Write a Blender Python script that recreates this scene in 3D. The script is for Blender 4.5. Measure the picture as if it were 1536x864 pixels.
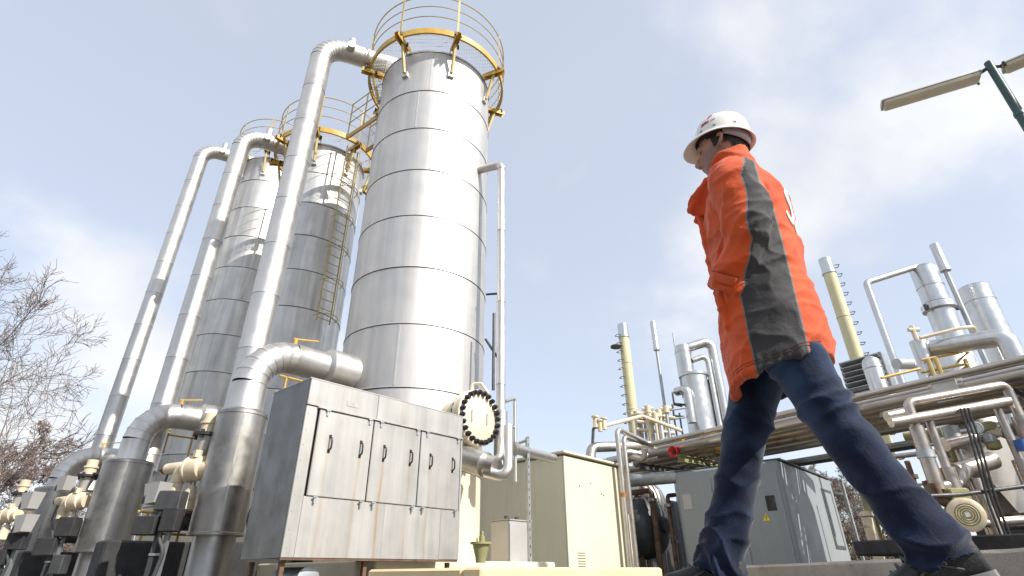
import bpy, bmesh, math, random
from mathutils import Vector, Matrix, noise, kdtree
import numpy as np

for o in list(bpy.data.objects):
    bpy.data.objects.remove(o)
SC = bpy.context.scene
COL = SC.collection
R = math.radians
random.seed(7)

# ------------------------------------------------------------------ camera
CZ = 0.085                      # lens a hand's width above the path
PITCH, ROLL, FPX = R(27.95), R(-0.49), 807.0
_r0 = Vector((1, 0, 0)); _f = Vector((0, math.cos(PITCH), math.sin(PITCH))); _u0 = Vector((0, -math.sin(PITCH), math.cos(PITCH)))
_rt = _r0 * math.cos(ROLL) + _u0 * math.sin(ROLL)
_up = _u0 * math.cos(ROLL) - _r0 * math.sin(ROLL)
cam_d = bpy.data.cameras.new('camera'); cam = bpy.data.objects.new('camera', cam_d); COL.objects.link(cam)
cam_d.sensor_width = 36.0; cam_d.lens = 36.0 * FPX / 1536.0
cam_d.clip_start = 0.02; cam_d.clip_end = 3000
cam.matrix_world = Matrix(((_rt.x, _up.x, -_f.x, 0), (_rt.y, _up.y, -_f.y, 0), (_rt.z, _up.z, -_f.z, CZ), (0, 0, 0, 1)))
SC.camera = cam

# ------------------------------------------------------------------ sky + sun
SUN_AZ = Vector((0.80, -0.60, 0)).normalized()   # towards the sun, on the ground
SUN_EL = R(40)
CLOUD_X, CLOUD_Z = 0.20, 2.3                   # where the cloud field lies over the site
w = bpy.data.worlds.new('World'); SC.world = w; w.use_nodes = True
nt = w.node_tree; N = nt.nodes; L = nt.links; N.clear()
out = N.new('ShaderNodeOutputWorld'); bg = N.new('ShaderNodeBackground')
sky = N.new('ShaderNodeTexSky'); sky.sky_type = 'NISHITA'; sky.sun_disc = False
sky.sun_elevation = SUN_EL; sky.sun_rotation = math.atan2(SUN_AZ.x, SUN_AZ.y)
sky.air_density = 1.0; sky.dust_density = 0.7; sky.ozone_density = 1.2
tc = N.new('ShaderNodeTexCoord'); sep = N.new('ShaderNodeSeparateXYZ'); L.new(tc.outputs['Generated'], sep.inputs[0])
def wmath(op, a, b=None, c=None, clamp=False):
    n = N.new('ShaderNodeMath'); n.operation = op; n.use_clamp = clamp
    for i, v in enumerate((a, b, c)):
        if v is None: continue
        if isinstance(v, (int, float)): n.inputs[i].default_value = v
        else: L.new(v, n.inputs[i])
    return n.outputs[0]
zz = wmath('ADD', wmath('MAXIMUM', sep.outputs[2], 0.0), 0.55)
comb = N.new('ShaderNodeCombineXYZ')
L.new(wmath('ADD', wmath('DIVIDE', sep.outputs[0], zz), CLOUD_X), comb.inputs[0]); L.new(wmath('DIVIDE', sep.outputs[1], zz), comb.inputs[1])
comb.inputs[2].default_value = CLOUD_Z
def wnoise(scale, detail, rough, w_=0.0):
    n = N.new('ShaderNodeTexNoise'); n.inputs['Scale'].default_value = scale; n.inputs['Detail'].default_value = detail
    n.inputs['Roughness'].default_value = rough; n.inputs['Distortion'].default_value = w_
    L.new(comb.outputs[0], n.inputs['Vector']); return n.outputs['Fac']
def wramp(x, lo, hi):
    n = N.new('ShaderNodeMapRange'); n.interpolation_type = 'SMOOTHSTEP'; L.new(x, n.inputs[0])
    n.inputs[1].default_value = lo; n.inputs[2].default_value = hi; return n.outputs[0]
heap = wramp(wmath('ADD', wmath('MULTIPLY', wnoise(2.6, 9, .52, .12), .55), wmath('MULTIPLY', wnoise(1.0, 2, .5), .55)), .53, .665)
veil = wramp(wnoise(.8, 4, .5, .3), .25, .85)
shade = wramp(wnoise(3.4, 6, .55, .2), .3, .72)
ccol = N.new('ShaderNodeMixRGB'); L.new(shade, ccol.inputs[0]); ccol.inputs[1].default_value = (3.5, 3.6, 3.8, 1); ccol.inputs[2].default_value = (4.6, 4.6, 4.58, 1)
haze_ = N.new('ShaderNodeMixRGB'); L.new(wmath('ADD', wmath('MULTIPLY', veil, .12), .63), haze_.inputs[0]); L.new(sky.outputs[0], haze_.inputs[1]); haze_.inputs[2].default_value = (3.28, 3.46, 3.84, 1)
mixc = N.new('ShaderNodeMixRGB'); L.new(wmath('MULTIPLY', heap, .88), mixc.inputs[0]); L.new(haze_.outputs[0], mixc.inputs[1]); L.new(ccol.outputs[0], mixc.inputs[2])
L.new(mixc.outputs[0], bg.inputs[0]); bg.inputs[1].default_value = 0.135
L.new(bg.outputs[0], out.inputs[0])

sun_d = bpy.data.lights.new('sun', 'SUN'); sun_d.energy = 3.3; sun_d.angle = R(0.6); sun_d.color = (1.0, 0.95, 0.87)
sun = bpy.data.objects.new('sun', sun_d); COL.objects.link(sun)
sun_dir = SUN_AZ * math.cos(SUN_EL) + Vector((0, 0, math.sin(SUN_EL)))
sun.rotation_euler = sun_dir.to_track_quat('Z', 'Y').to_euler(); sun.location = sun_dir * 60
SC.view_settings.view_transform = 'Standard'; SC.view_settings.look = 'None'; SC.view_settings.gamma = 1
SC.view_settings.exposure = 0.85; SC.view_settings.use_curve_mapping = False

# ------------------------------------------------------------------ site survey helpers
def ray(x, y): return _rt * ((x - 768) / FPX) + _up * ((432 - y) / FPX) + _f
def at(x, y, Y):
    d = ray(x, y); d = d * (Y / d.y); return Vector((d.x, d.y, d.z + CZ))
def atz(x, y, Z):
    d = ray(x, y); d = d * ((Z - CZ) / d.z); return Vector((d.x, d.y, Z))
AX = Vector((0.6613, 0.7501, 0)); BX = Vector((-0.7501, 0.6613, 0)); UP = Vector((0, 0, 1))   # the plant's grid

# ------------------------------------------------------------------ materials
MATS = {}
def M(name, col, rough=.5, metal=0., var=.12, vs=2.5, bump=0., bs=25., streak=0., sscale=(7, 7, .35), dirt=None, dlo=.55, dhi=.75, ds=1.5, dsc=(1, 1, 1), wob=0., rvar=.1, spec=None, coat=0., grain=0.):
    m = bpy.data.materials.new(name); m.use_nodes = True; t = m.node_tree; n = t.nodes; l = t.links
    b = n['Principled BSDF']; b.inputs['Metallic'].default_value = metal; b.inputs['Roughness'].default_value = rough
    if spec is not None: b.inputs['Specular IOR Level'].default_value = spec
    if coat: b.inputs['Coat Weight'].default_value = coat
    co = n.new('ShaderNodeTexCoord'); oi = n.new('ShaderNodeObjectInfo')
    add = n.new('ShaderNodeVectorMath'); add.operation = 'MULTIPLY_ADD'
    l.new(oi.outputs['Random'], add.inputs[0]); add.inputs[1].default_value = (17, 31, 0.0); l.new(co.outputs['Object'], add.inputs[2])
    V = add.outputs[0]
    def nz(scale, detail=4, rgh=.55, sc=None):
        x = n.new('ShaderNodeTexNoise'); x.inputs['Scale'].default_value = scale; x.inputs['Detail'].default_value = detail; x.inputs['Roughness'].default_value = rgh
        if sc:
            mp = n.new('ShaderNodeMapping'); mp.inputs['Scale'].default_value = sc; l.new(V, mp.inputs[0]); l.new(mp.outputs[0], x.inputs['Vector'])
        else: l.new(V, x.inputs['Vector'])
        return x.outputs['Fac']
    def mr(x, a, bb, c, d, sm=False):
        q = n.new('ShaderNodeMapRange'); q.inputs[1].default_value = a; q.inputs[2].default_value = bb; q.inputs[3].default_value = c; q.inputs[4].default_value = d
        if sm: q.interpolation_type = 'SMOOTHSTEP'
        l.new(x, q.inputs[0]); return q.outputs[0]
    def mul(a, bb):
        q = n.new('ShaderNodeMath'); q.operation = 'MULTIPLY'; l.new(a, q.inputs[0]); l.new(bb, q.inputs[1]); return q.outputs[0]
    fac = mr(nz(vs), .3, .7, 1 - var, 1 + var)
    if streak: fac = mul(fac, mr(nz(1., 5, .6, sscale), .32, .68, 1 - streak, 1 + streak * .5))
    if grain: fac = mul(fac, mr(nz(140., 2), .3, .7, 1 - grain, 1 + grain))
    vm = n.new('ShaderNodeVectorMath'); vm.operation = 'SCALE'; vm.inputs[0].default_value = col[:3]; l.new(fac, vm.inputs['Scale'])
    C = vm.outputs[0]
    if dirt:
        mx = n.new('ShaderNodeMixRGB'); l.new(mr(nz(ds, 6, .62, dsc), dlo, dhi, 0, 1, True), mx.inputs[0]); l.new(C, mx.inputs[1]); mx.inputs[2].default_value = (*dirt, 1); C = mx.outputs[0]
    l.new(C, b.inputs['Base Color'])
    if rvar: l.new(mr(nz(vs * 2.3, 5), .3, .7, max(.04, rough - rvar), min(1, rough + rvar)), b.inputs['Roughness'])
    nrm = None
    if wob:
        x = n.new('ShaderNodeBump'); x.inputs['Distance'].default_value = .05; x.inputs['Strength'].default_value = wob
        l.new(nz(1., 2, .4, (1.6, 1.6, 1.1)), x.inputs['Height']); nrm = x.outputs[0]
    if bump:
        x = n.new('ShaderNodeBump'); x.inputs['Distance'].default_value = .01; x.inputs['Strength'].default_value = bump
        l.new(nz(bs, 5), x.inputs['Height'])
        if nrm: l.new(nrm, x.inputs['Normal'])
        nrm = x.outputs[0]
    if nrm: l.new(nrm, b.inputs['Normal'])
    MATS[name] = m; return m

M('clad', (.60, .585, .565), .60, 1, .05, 1.3, streak=.12, sscale=(5, 5, .22), wob=.06, rvar=.06, dirt=(.36, .34, .31), dlo=.62, dhi=.9, ds=1., dsc=(4, 4, .3))
M('clad_dull', (.66, .645, .615), .60, 1, .07, 1.3, streak=.22, sscale=(5, 5, .22), wob=.07, rvar=.07, dirt=(.36, .33, .29), dlo=.5, dhi=.85, ds=1., dsc=(4, 4, .25))
M('pipe_clad', (.60, .58, .555), .47, 1, .06, 2., streak=.06, wob=.03, rvar=.07)
M('casing', (.42, .40, .375), .44, 1, .10, 2.2, streak=.16, sscale=(6, 6, .5), wob=.12, rvar=.1, dirt=(.22, .20, .17), dlo=.5, dhi=.8, ds=2.)
M('steel_panel', (.47, .455, .43), .52, .55, .06, 1.5, streak=.16, sscale=(6, 6, .3), wob=.05, rvar=.1, dirt=(.40, .33, .26), dlo=.58, dhi=.85, ds=1.4, dsc=(2, 2, .6))
M('steel_side_shaded', (.20, .19, .18), .42, .75, .06, 1.5, streak=.12, wob=.06)  # same steel as the front, its unlit face's shade put into the colour
M('rack_pipe', (.33, .27, .21), .45, .55, .22, 1.6, bump=.15, rvar=.12, dirt=(.13, .095, .07), dlo=.5, dhi=.8, ds=3.)
M('rack_pipe_bright', (.52, .48, .44), .38, .9, .12, 1.6, rvar=.1, dirt=(.25, .19, .14), dlo=.55, dhi=.85, ds=2.)
M('galv', (.42, .44, .45), .5, .7, .16, 6., bump=.1, rvar=.1)
M('yellow', (.56, .35, .07), .5, 0, .18, 5., bump=.12, dirt=(.20, .10, .035), dlo=.58, dhi=.78, ds=5.)
M('yellow_pale', (.50, .38, .14), .5, 0, .15, 5., bump=.1, dirt=(.25, .15, .06), dlo=.6, dhi=.8, ds=6.)
M('grate', (.62, .63, .64), .5, .5, .1)
M('cream', (.74, .66, .50), .5, 0, .06, 1.2, streak=.06, bump=.05, dirt=(.55, .45, .30), dlo=.6, dhi=.9, ds=1.4)
M('valve_cream', (.66, .56, .40), .45, 0, .12, 5., bump=.1, dirt=(.25, .18, .11), dlo=.55, dhi=.8, ds=6.)
M('shed', (.68, .64, .49), .6, 0, .05, .8, streak=.05, bump=.06, dirt=(.50, .45, .30), dlo=.62, dhi=.95, ds=.9)
M('wall_cream', (.72, .57, .34), .75, 0, .10, 2., bump=.25, bs=40, grain=.08, dirt=(.45, .34, .20), dlo=.58, dhi=.85, ds=2.5)
M('concrete', (.34, .31, .27), .85, 0, .16, 2.5, bump=.5, bs=45, grain=.16, dirt=(.16, .14, .12), dlo=.52, dhi=.8, ds=2.)
M('black_bolt', (.025, .025, .027), .45, .3, .2, 10)
M('dark', (.03, .03, .032), .75, 0., .3, 6.)
M('darkgrey', (.075, .078, .082), .5, .3, .2, 5.)
M('handle', (.06, .045, .04), .45, .5, .2, 8)
M('kiosk', (.27, .29, .30), .48, 0, .04, 1., streak=.05, dirt=(.26, .26, .25), dlo=.62, dhi=.9, ds=1.5)
M('box_grey', (.44, .43, .42), .55, .2, .06, 2.)
M('olive', (.30, .28, .13), .55, 0, .14, 3., bump=.1, dirt=(.13, .10, .05), dlo=.58, dhi=.8, ds=4.)
M('chimney', (.66, .60, .37), .6, 0, .08, 1.5, streak=.12, dirt=(.36, .31, .18), dlo=.55, dhi=.85, ds=2.)
M('vessel', (.60, .60, .59), .35, 1, .06, 2., streak=.12, wob=.08, rvar=.08)
M('skid_pipe', (.46, .41, .37), .36, .9, .12, 3., rvar=.12, dirt=(.20, .15, .12), dlo=.52, dhi=.8, ds=4.)
M('rusty', (.16, .095, .06), .7, .2, .3, 5., bump=.3, dirt=(.06, .04, .03), dlo=.5, dhi=.7, ds=6.)
M('red', (.50, .03, .025), .35, 0, .1, 6.)
M('blue', (.03, .10, .33), .4, 0, .1, 6.)
M('yellow_sign', (.85, .62, .03), .5, 0, .05)
M('rust_band', (.42, .16, .04), .7, 0, .2, 8)
M('lamp_green', (.045, .085, .08), .45, .2, .2, 6., bump=.1)
M('lamp_shell', (.46, .45, .43), .5, .3, .1, 4.)
M('lamp_glass', (.62, .56, .44), .25, 0, .06, 3.)
M('bark', (.17, .125, .10), .85, 0, .3, 9., bump=.4)
M('twig', (.20, .16, .135), .8, 0, .3, 6.)
M('twig_red', (.20, .15, .13), .8, 0, .3, 3.)
M('ground', (.17, .155, .135), .95, 0, .25, .7, bump=.5, bs=30, grain=.2)
M('path', (.20, .185, .165), .92, 0, .18, 1.3, bump=.5, bs=60, grain=.2)
M('white_plastic', (.80, .79, .74), .32, 0, .03, 6., bump=.03, coat=.15, dirt=(.55, .51, .42), dlo=.64, dhi=.9, ds=14.)
M('helmet_band', (.33, .33, .35), .6, 0, .1, 10)
M('white_print', (.80, .80, .78), .6, 0, .03)
M('red_print', (.38, .025, .05), .5, 0, .05)
M('gray_print', (.30, .30, .31), .5, 0, .05)
M('hair', (.018, .014, .012), .55, 0, .3, 40., bump=.6, bs=120)
M('shoe', (.018, .018, .02), .6, 0, .25, 12., bump=.3, bs=90)
M('sole', (.20, .195, .19), .75, 0, .15, 12.)
M('lace', (.10, .10, .105), .8, 0, .1)
M('glass_dark', (.02, .022, .025), .08, 0, 0)
M('dial', (.75, .75, .72), .3, 0, .03)
M('piping_grey', (.42, .42, .43), .5, 0, .1, 8)

# ------------------------------------------------------------------ mesh helpers
class MB:
    def __init__(s): s.v = []; s.f = []
    def add(s, vs, fs):
        k = len(s.v); s.v += [Vector(q) for q in vs]; s.f += [tuple(i + k for i in f) for f in fs]; return s
    def box(s, c, sz, ax=None, ay=None, az=None, bev=0.):
        ax = Vector(ax or (1, 0, 0)).normalized(); az = Vector(az or (0, 0, 1)).normalized(); ay = Vector(ay) if ay else az.cross(ax)
        c = Vector(c); hx, hy, hz = sz[0] / 2, sz[1] / 2, sz[2] / 2
        if bev <= 0:
            vs = [c + ax * (hx * i) + ay * (hy * j) + az * (hz * k) for k in (-1, 1) for j in (-1, 1) for i in (-1, 1)]
            return s.add(vs, [(0, 2, 3, 1), (4, 5, 7, 6), (0, 1, 5, 4), (2, 6, 7, 3), (0, 4, 6, 2), (1, 3, 7, 5)])
        b = bev; rings = []
        for (z, ins) in ((-hz, b), (-hz + b, 0), (hz - b, 0), (hz, b)):
            x, y = hx - ins, hy - ins; cc = min(b, x * .9, y * .9)
            rings.append([c + ax * i + ay * j + az * z for i, j in ((-x + cc, -y), (x - cc, -y), (x, -y + cc), (x, y - cc), (x - cc, y), (-x + cc, y), (-x, y - cc), (-x, -y + cc))])
        return s.loft(rings)
    def loft(s, rings, caps=True, close=True):
        n = len(rings[0]); k = len(s.v)
        for r in rings: s.v += [Vector(q) for q in r]
        for i in range(len(rings) - 1):
            for j in range(n if close else n - 1):
                j2 = (j + 1) % n
                s.f.append((k + i * n + j, k + i * n + j2, k + (i + 1) * n + j2, k + (i + 1) * n + j))
        if caps:
            s.f.append(tuple(k + j for j in reversed(range(n)))); s.f.append(tuple(k + (len(rings) - 1) * n + j for j in range(n)))
        return s
    def tube(s, pts, r, n=10, caps=True):
        pts = [Vector(p) for p in pts]; m = len(pts)
        rs = r if isinstance(r, (list, tuple)) else [r] * m
        T = []
        for i in range(m):
            a = pts[max(0, i - 1)]; b = pts[min(m - 1, i + 1)]; t = (b - a)
            T.append(t.normalized() if t.length > 1e-9 else Vector((0, 0, 1)))
        ref = Vector((0, 0, 1)) if abs(T[0].z) < .9 else Vector((1, 0, 0))
        u = T[0].cross(ref).normalized(); rings = []
        for i in range(m):
            u = (u - T[i] * u.dot(T[i])).normalized(); v = T[i].cross(u)
            rings.append([pts[i] + (u * math.cos(2 * math.pi * j / n) + v * math.sin(2 * math.pi * j / n)) * rs[i] for j in range(n)])
        return s.loft(rings, caps)
    def cyl(s, a, b, r, n=16, r2=None): return s.tube([a, b], [r, r if r2 is None else r2], n)
    def lathe(s, prof, c, n=32, axis=None, caps=True, a0=0., a1=2 * math.pi):
        c = Vector(c); z = Vector(axis or (0, 0, 1)).normalized()
        ref = Vector((0, 0, 1)) if abs(z.z) < .9 else Vector((1, 0, 0))
        x = ref.cross(z).normalized(); y = z.cross(x); full = abs(a1 - a0 - 2 * math.pi) < 1e-6
        m = n if full else n + 1
        rings = [[c + z * h + (x * math.cos(a0 + (a1 - a0) * j / n) + y * math.sin(a0 + (a1 - a0) * j / n)) * max(r, 1e-4) for j in range(m)] for r, h in prof]
        return s.loft(rings, caps and full, full)
    def build(s, name, mat, parent=None, ang=40., label=None, cat=None, group=None, kind=None, attrs=None):
        return obj(name, s, mat, parent, ang, label, cat, group, kind, attrs)
WM = {}
def prop(o, label=None, cat=None, group=None, kind=None):
    if label: o['label'] = label
    if cat: o['category'] = cat
    if group: o['group'] = group
    if kind: o['kind'] = kind
    return o
def link(o, parent, mw):
    COL.objects.link(o)
    if parent is not None:
        o.parent = parent; o.matrix_parent_inverse = WM[parent.name].inverted()
    o.matrix_basis = mw; WM[o.name] = mw.copy(); return o
def thing(name, loc, label, cat, group=None, parent=None):
    o = bpy.data.objects.new(name, None); o.empty_display_size = .2
    link(o, parent, Matrix.Translation(Vector(loc))); return prop(o, label, cat, group)
def part(name, loc, parent): 
    o = bpy.data.objects.new(name, None); o.empty_display_size = .1; return link(o, parent, Matrix.Translation(Vector(loc)))
def mesh_of(name, mb, mat, ang=40., org=None):
    me = bpy.data.meshes.new(name); org = org or Vector()
    me.from_pydata([tuple(v - org) for v in mb.v], [], mb.f); me.update()
    me.materials.append(MATS[mat] if isinstance(mat, str) else mat)
    if ang:
        me.shade_smooth()
        try: me.set_sharp_from_angle(angle=R(ang))
        except Exception: pass
    return me
def obj(name, mb, mat, parent=None, ang=40., label=None, cat=None, group=None, kind=None, attrs=None):
    xs = [v.x for v in mb.v]; ys = [v.y for v in mb.v]; zs = [v.z for v in mb.v]
    org = Vector(((min(xs) + max(xs)) / 2, (min(ys) + max(ys)) / 2, min(zs)))
    me = mesh_of(name, mb, mat, ang, org)
    bm = bmesh.new(); bm.from_mesh(me); bmesh.ops.recalc_face_normals(bm, faces=bm.faces); bm.to_mesh(me); bm.free()
    if attrs:
        for k, vals in attrs.items():
            a = me.attributes.new(k, 'FLOAT', 'POINT'); a.data.foreach_set('value', vals)
    o = bpy.data.objects.new(name, me); link(o, parent, Matrix.Translation(org)); return prop(o, label, cat, group, kind)
def inst(name, me, mw, parent): return link(bpy.data.objects.new(name, me), parent, mw)
def frame(c, x, y, z):
    x, y, z = Vector(x), Vector(y), Vector(z); c = Vector(c)
    return Matrix(((x.x, y.x, z.x, c.x), (x.y, y.y, z.y, c.y), (x.z, y.z, z.z, c.z), (0, 0, 0, 1)))
def arc(p0, p1, p2, rad, n=8):
    """corner p1 of a pipe run rounded with a bend of radius rad"""
    p0, p1, p2 = Vector(p0), Vector(p1), Vector(p2); a = (p0 - p1).normalized(); b = (p2 - p1).normalized()
    half = a.angle(b) / 2; d = rad / math.tan(half); c = p1 + (a + b).normalized() * (rad / math.sin(half))
    s = p1 + a * d - c; e = p1 + b * d - c; tot = s.angle(e)
    ax = s.cross(e).normalized()
    return [c + Matrix.Rotation(tot * i / n, 3, ax) @ s for i in range(n + 1)]
def run(pts, rad, n=6):
    pts = [Vector(p) for p in pts]; o = [pts[0]]
    for i in range(1, len(pts) - 1): o += arc(pts[i - 1], pts[i], pts[i + 1], rad, n)
    return o + [pts[-1]]
def pol(c, ang, r, z):   # angle measured from "towards the camera", positive to the right
    a = R(ang); return Vector((c[0] + math.sin(a) * r, c[1] - math.cos(a) * r, z))
# ------------------------------------------------------------------ ground
g = MB(); 
n_ = 40
for i in range(n_ + 1):
    for j in range(n_ + 1):
        x = (i / n_ - .5); y = (j / n_ - .5); k = 1600
        g.v.append(Vector((x * abs(x) * 2 * k, y * abs(y) * 2 * k, -.06)))
for i in range(n_):
    for j in range(n_):
        a = i * (n_ + 1) + j; g.f.append((a, a + n_ + 1, a + n_ + 2, a + 1))
g.build('ground', 'ground', kind='structure')
p = MB(); p.box((1.4, 1.3, -.029), (9, 3.0, .058), (-.94, .34, 0), bev=.01); p.build('path', 'path', kind='structure')

# ------------------------------------------------------------------ towers
C1 = Vector((-2.085, 10.80, 0)); R1 = 1.47
C2 = Vector((-6.16, 13.90, 0)); R2 = 1.23
C3 = Vector((-9.60, 17.00, 0)); R3 = 1.13
def tower(c, r, zs, ztop, zbot, zskirt, rp, a_off, clad, label, seed, manway=True):
    rnd = random.Random(seed)
    t = thing('clad_tower', (c.x, c.y, -.06), label, 'tower', 'metal clad towers in a row')
    levels = [zbot] + [z for z in zs if zbot + .15 < z < ztop - .2] + [ztop]
    for i in range(len(levels) - 1):
        z0, z1 = levels[i], levels[i + 1]; m = MB(); rr = r + rnd.uniform(-.002, .002)
        m.lathe([(rr - .04, z0), (rr + .014, z0), (rr + .014, z0 + .02), (rr, z0 + .032), (rr, z1 - .016), (rr - .03, z1 - .014)], c, 96, caps=False)
        for q in range(3):
            a = rnd.uniform(-65, 75) if q == 0 else rnd.uniform(80, 280)
            o = pol(c, a, rr + .001, (z0 + z1) / 2 + .01); d = (o - Vector((c.x, c.y, o.z))).normalized()
            m.box(o, (.035, .012, z1 - z0 - .06), UP.cross(d), bev=0)
            
        m.build('shell_ring', clad, t, 35)
    m = MB(); m.lathe([(r + .012, ztop - .01), (r + .012, ztop + .05), (r - .05, ztop + .075), (r * .85, ztop + .20), (r * .55, ztop + .33), (r * .2, ztop + .40), (.01, ztop + .41)], c, 64, caps=False); m.build('dome', clad, t, 50)
    m = MB(); m.lathe([(r - .02, -.06), (r - .02, zskirt), (r - .05, zskirt + .01)], c, 72, caps=False); m.build('skirt', 'cream', t)
    m = MB(); m.lathe([(r + .05, -.06), (r + .05, .10), (r - .03, .11)], c, 72, caps=False); m.build('base_ring', 'cream', t)
    # platform round the top
    zp = ztop + .19
    pf = part('platform', (c.x, c.y, zp), t)
    m = MB(); m.lathe([(rp - .05, zp), (rp, zp), (rp, zp + .19), (rp - .05, zp + .19), (rp - .05, zp + .175), (rp - .012, zp + .175), (rp - .012, zp + .015), (rp - .05, zp + .015)], c, 72, caps=False)
    m.f += [(len(m.v) - 72 + j, len(m.v) - 72 + (j + 1) % 72, (j + 1) % 72, j) for j in range(72)]
    m.build('ring_beam', 'yellow', pf)
    m = MB(); k = int(2 * rp / .045)
    for i in range(k + 1):
        x = -rp + .03 + i * .045
        if abs(x) >= rp - .03: continue
        yo = math.sqrt((rp - .03) ** 2 - x * x); yi = math.sqrt(max(0, (r * .93) ** 2 - x * x))
        for a, b in (((-yo, -yi), (yi, yo)) if yi > 0 else ((-yo, yo),)):
            m.box((c.x + x, c.y + (a + b) / 2, zp + .115), (.004, abs(b - a), .022))
    k = int(2 * rp / .11)
    for i in range(k + 1):
        y = -rp + .05 + i * .11
        if abs(y) >= rp - .03: continue
        xo = math.sqrt((rp - .03) ** 2 - y * y); xi = math.sqrt(max(0, (r * .93) ** 2 - y * y))
        for a, b in (((-xo, -xi), (xi, xo)) if xi > 0 else ((-xo, xo),)):
            m.box((c.x + (a + b) / 2, c.y + y, zp + .113), (abs(b - a), .005, .014))
    m.build('grating', 'grate', pf, 0)
    for i in range(8):
        a = a_off + 45 * i; ct = Vector((c.x, c.y, 0)); d = (pol(c, a, 1, 0) - ct); d.z = 0; d.normalize(); s = UP.cross(d)
        m = MB()
        o = pol(c, a, (r + rp + .16) / 2, zp - .06); ln = rp + .16 - r + .04
        m.loft([[o + d * x + s * (.065 * y) + UP * z for y, z in ((-1, -.07), (-1, .07), (1, .07), (1, -.07), (.8, -.07), (.8, .055), (-.8, .055), (-.8, -.07))] for x in (-ln / 2, ln / 2)])
        b = m.build('bracket', 'yellow', pf, 0)
        m = MB(); m.tube([pol(c, a, rp - .12, zp - .09), pol(c, a, r + .075, zp - .92)], .042, 4); m.build('strut', 'yellow_pale', b, 0)
        m = MB(); m.box(pol(c, a, r + .03, zp - .96), (.07, .16, .14), d, bev=.005)
        m.build('bracket_shoe', clad, b, 0)
        m = MB(); m.box(pol(c, a, rp + .06, zp + .025), (.10, .15, .03), d); m.build('end_plate', 'black_bolt', b, 0)
        for q_, r_, s_, l_ in ((rp + .09, .02, .085, .07), (rp + .09, .02, -.085, .07), (rp - .2, .028, .095, -.02)):
            m = MB(); m.cyl(pol(c, a, q_, zp + l_ - .12) + s * s_, pol(c, a, q_, zp + l_) + s * s_, r_, 6); m.build('bolt', 'black_bolt', b, 0)
        m = MB(); m.box(pol(c, a, rp + .025, zp + .74), (.012, .05, 1.42), d); m.build('rail_post', 'yellow_pale', pf, 0)
    for h, rr in ((.62, .013), (1.02, .013), (1.42, .017)):
        m = MB(); pts = [pol(c, 360 * i / 72, rp + .01, zp + h) for i in range(73)]; m.tube(pts, rr, 6, False); m.build('hand_rail', 'yellow_pale', pf)
    if not manway: return t
    # bolted manway on the front of the shell, its axis at right angles to the row
    ax = -BX; zc = at(722, 625, 9.45).z
    mc = Vector((c.x, c.y, zc)); mw = part('manway', mc + ax * (r + .5), t)
    rr = .50
    m = MB(); m.lathe([(rr * .86, r - .25), (rr * .86, r + .40)], mc, 48, ax, caps=False); m.build('neck', 'cream', mw)
    m = MB(); m.lathe([(rr * .84, r + .33), (rr, r + .335), (rr, r + .415), (rr * .84, r + .42)], mc, 56, ax, caps=False); m.build('flange', 'cream', mw)
    m = MB(); m.lathe([(.01, r + .425), (rr, r + .427), (rr, r + .50), (rr - .012, r + .51), (.01, r + .512)], mc, 56, ax, caps=False); m.build('cover', 'cream', mw)
    sx = UP.cross(ax).normalized()
    bm_ = MB()
    bm_.lathe([(.0, -.235), (.046, -.235), (.046, -.185), (.026, -.185), (.026, .0), (.047, .0), (.047, .055), (.04, .062), (.026, .062), (.026, .09), (.0, .092)], (0, 0, 0), 6, caps=False)
    me = mesh_of('bolt', bm_, 'black_bolt', 35)
    for i in range(24):
        a = 2 * math.pi * (i + .3) / 24; o = mc + ax * (r + .513) + (sx * math.cos(a) + UP * math.sin(a)) * (rr - .058)
        inst('bolt', me, frame(o, sx, ax.cross(sx), ax) @ Matrix.Rotation(rnd.uniform(0, 1), 4, 'Z'), mw)
    for q in (-1, 1):
        m = MB(); o = mc + ax * (r + .545) + sx * .19 * q
        m.tube([o - ax * .035 - UP * .09, o - UP * .09, o + UP * .09, o + UP * .09 - ax * .035], .012, 6); m.build('cover_handle', 'cream', mw)
    o = mc + ax * (r + .3); m = MB(); m.tube(run([o + UP * .48, o + UP * .66, o + UP * .66 + ax * .14 + sx * .10, o + UP * .46 + ax * .24 + sx * .20], .06), .03, 8); m.build('davit_arm', 'cream', mw)
    return t
zs1 = [at(648, y, 9.36).z for y in (581, 485.5, 400.5, 323.6, 255, 193, 137)]
T1TOP = at(648, 79, 9.36).z
zb1 = at(705, 698, 9.4).z
T1 = tower(C1, R1, zs1, T1TOP, zb1, zb1 - .004, 1.88, -21.5, 'clad', 'bright metal clad tower behind the steel cabinet, largest of the three', 1)
zs2 = [3.0 + 1.12 * i for i in range(12)]
T2TOP = at(492, 222, 12.85).z
T2 = tower(C2, R2, zs2, T2TOP, 1.8, 1.79, 1.62, 8.0, 'clad_dull', 'dull metal clad tower between the large bright tower and the farthest tower', 2, False)
T3TOP = at(395, 240, 16.0).z
T3 = tower(C3, R3, [3.2 + 1.25 * i for i in range(12)], T3TOP, 1.8, 1.79, 1.52, 12.0, 'clad_dull', 'farthest metal clad tower, leftmost of the three', 3, False)

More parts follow.
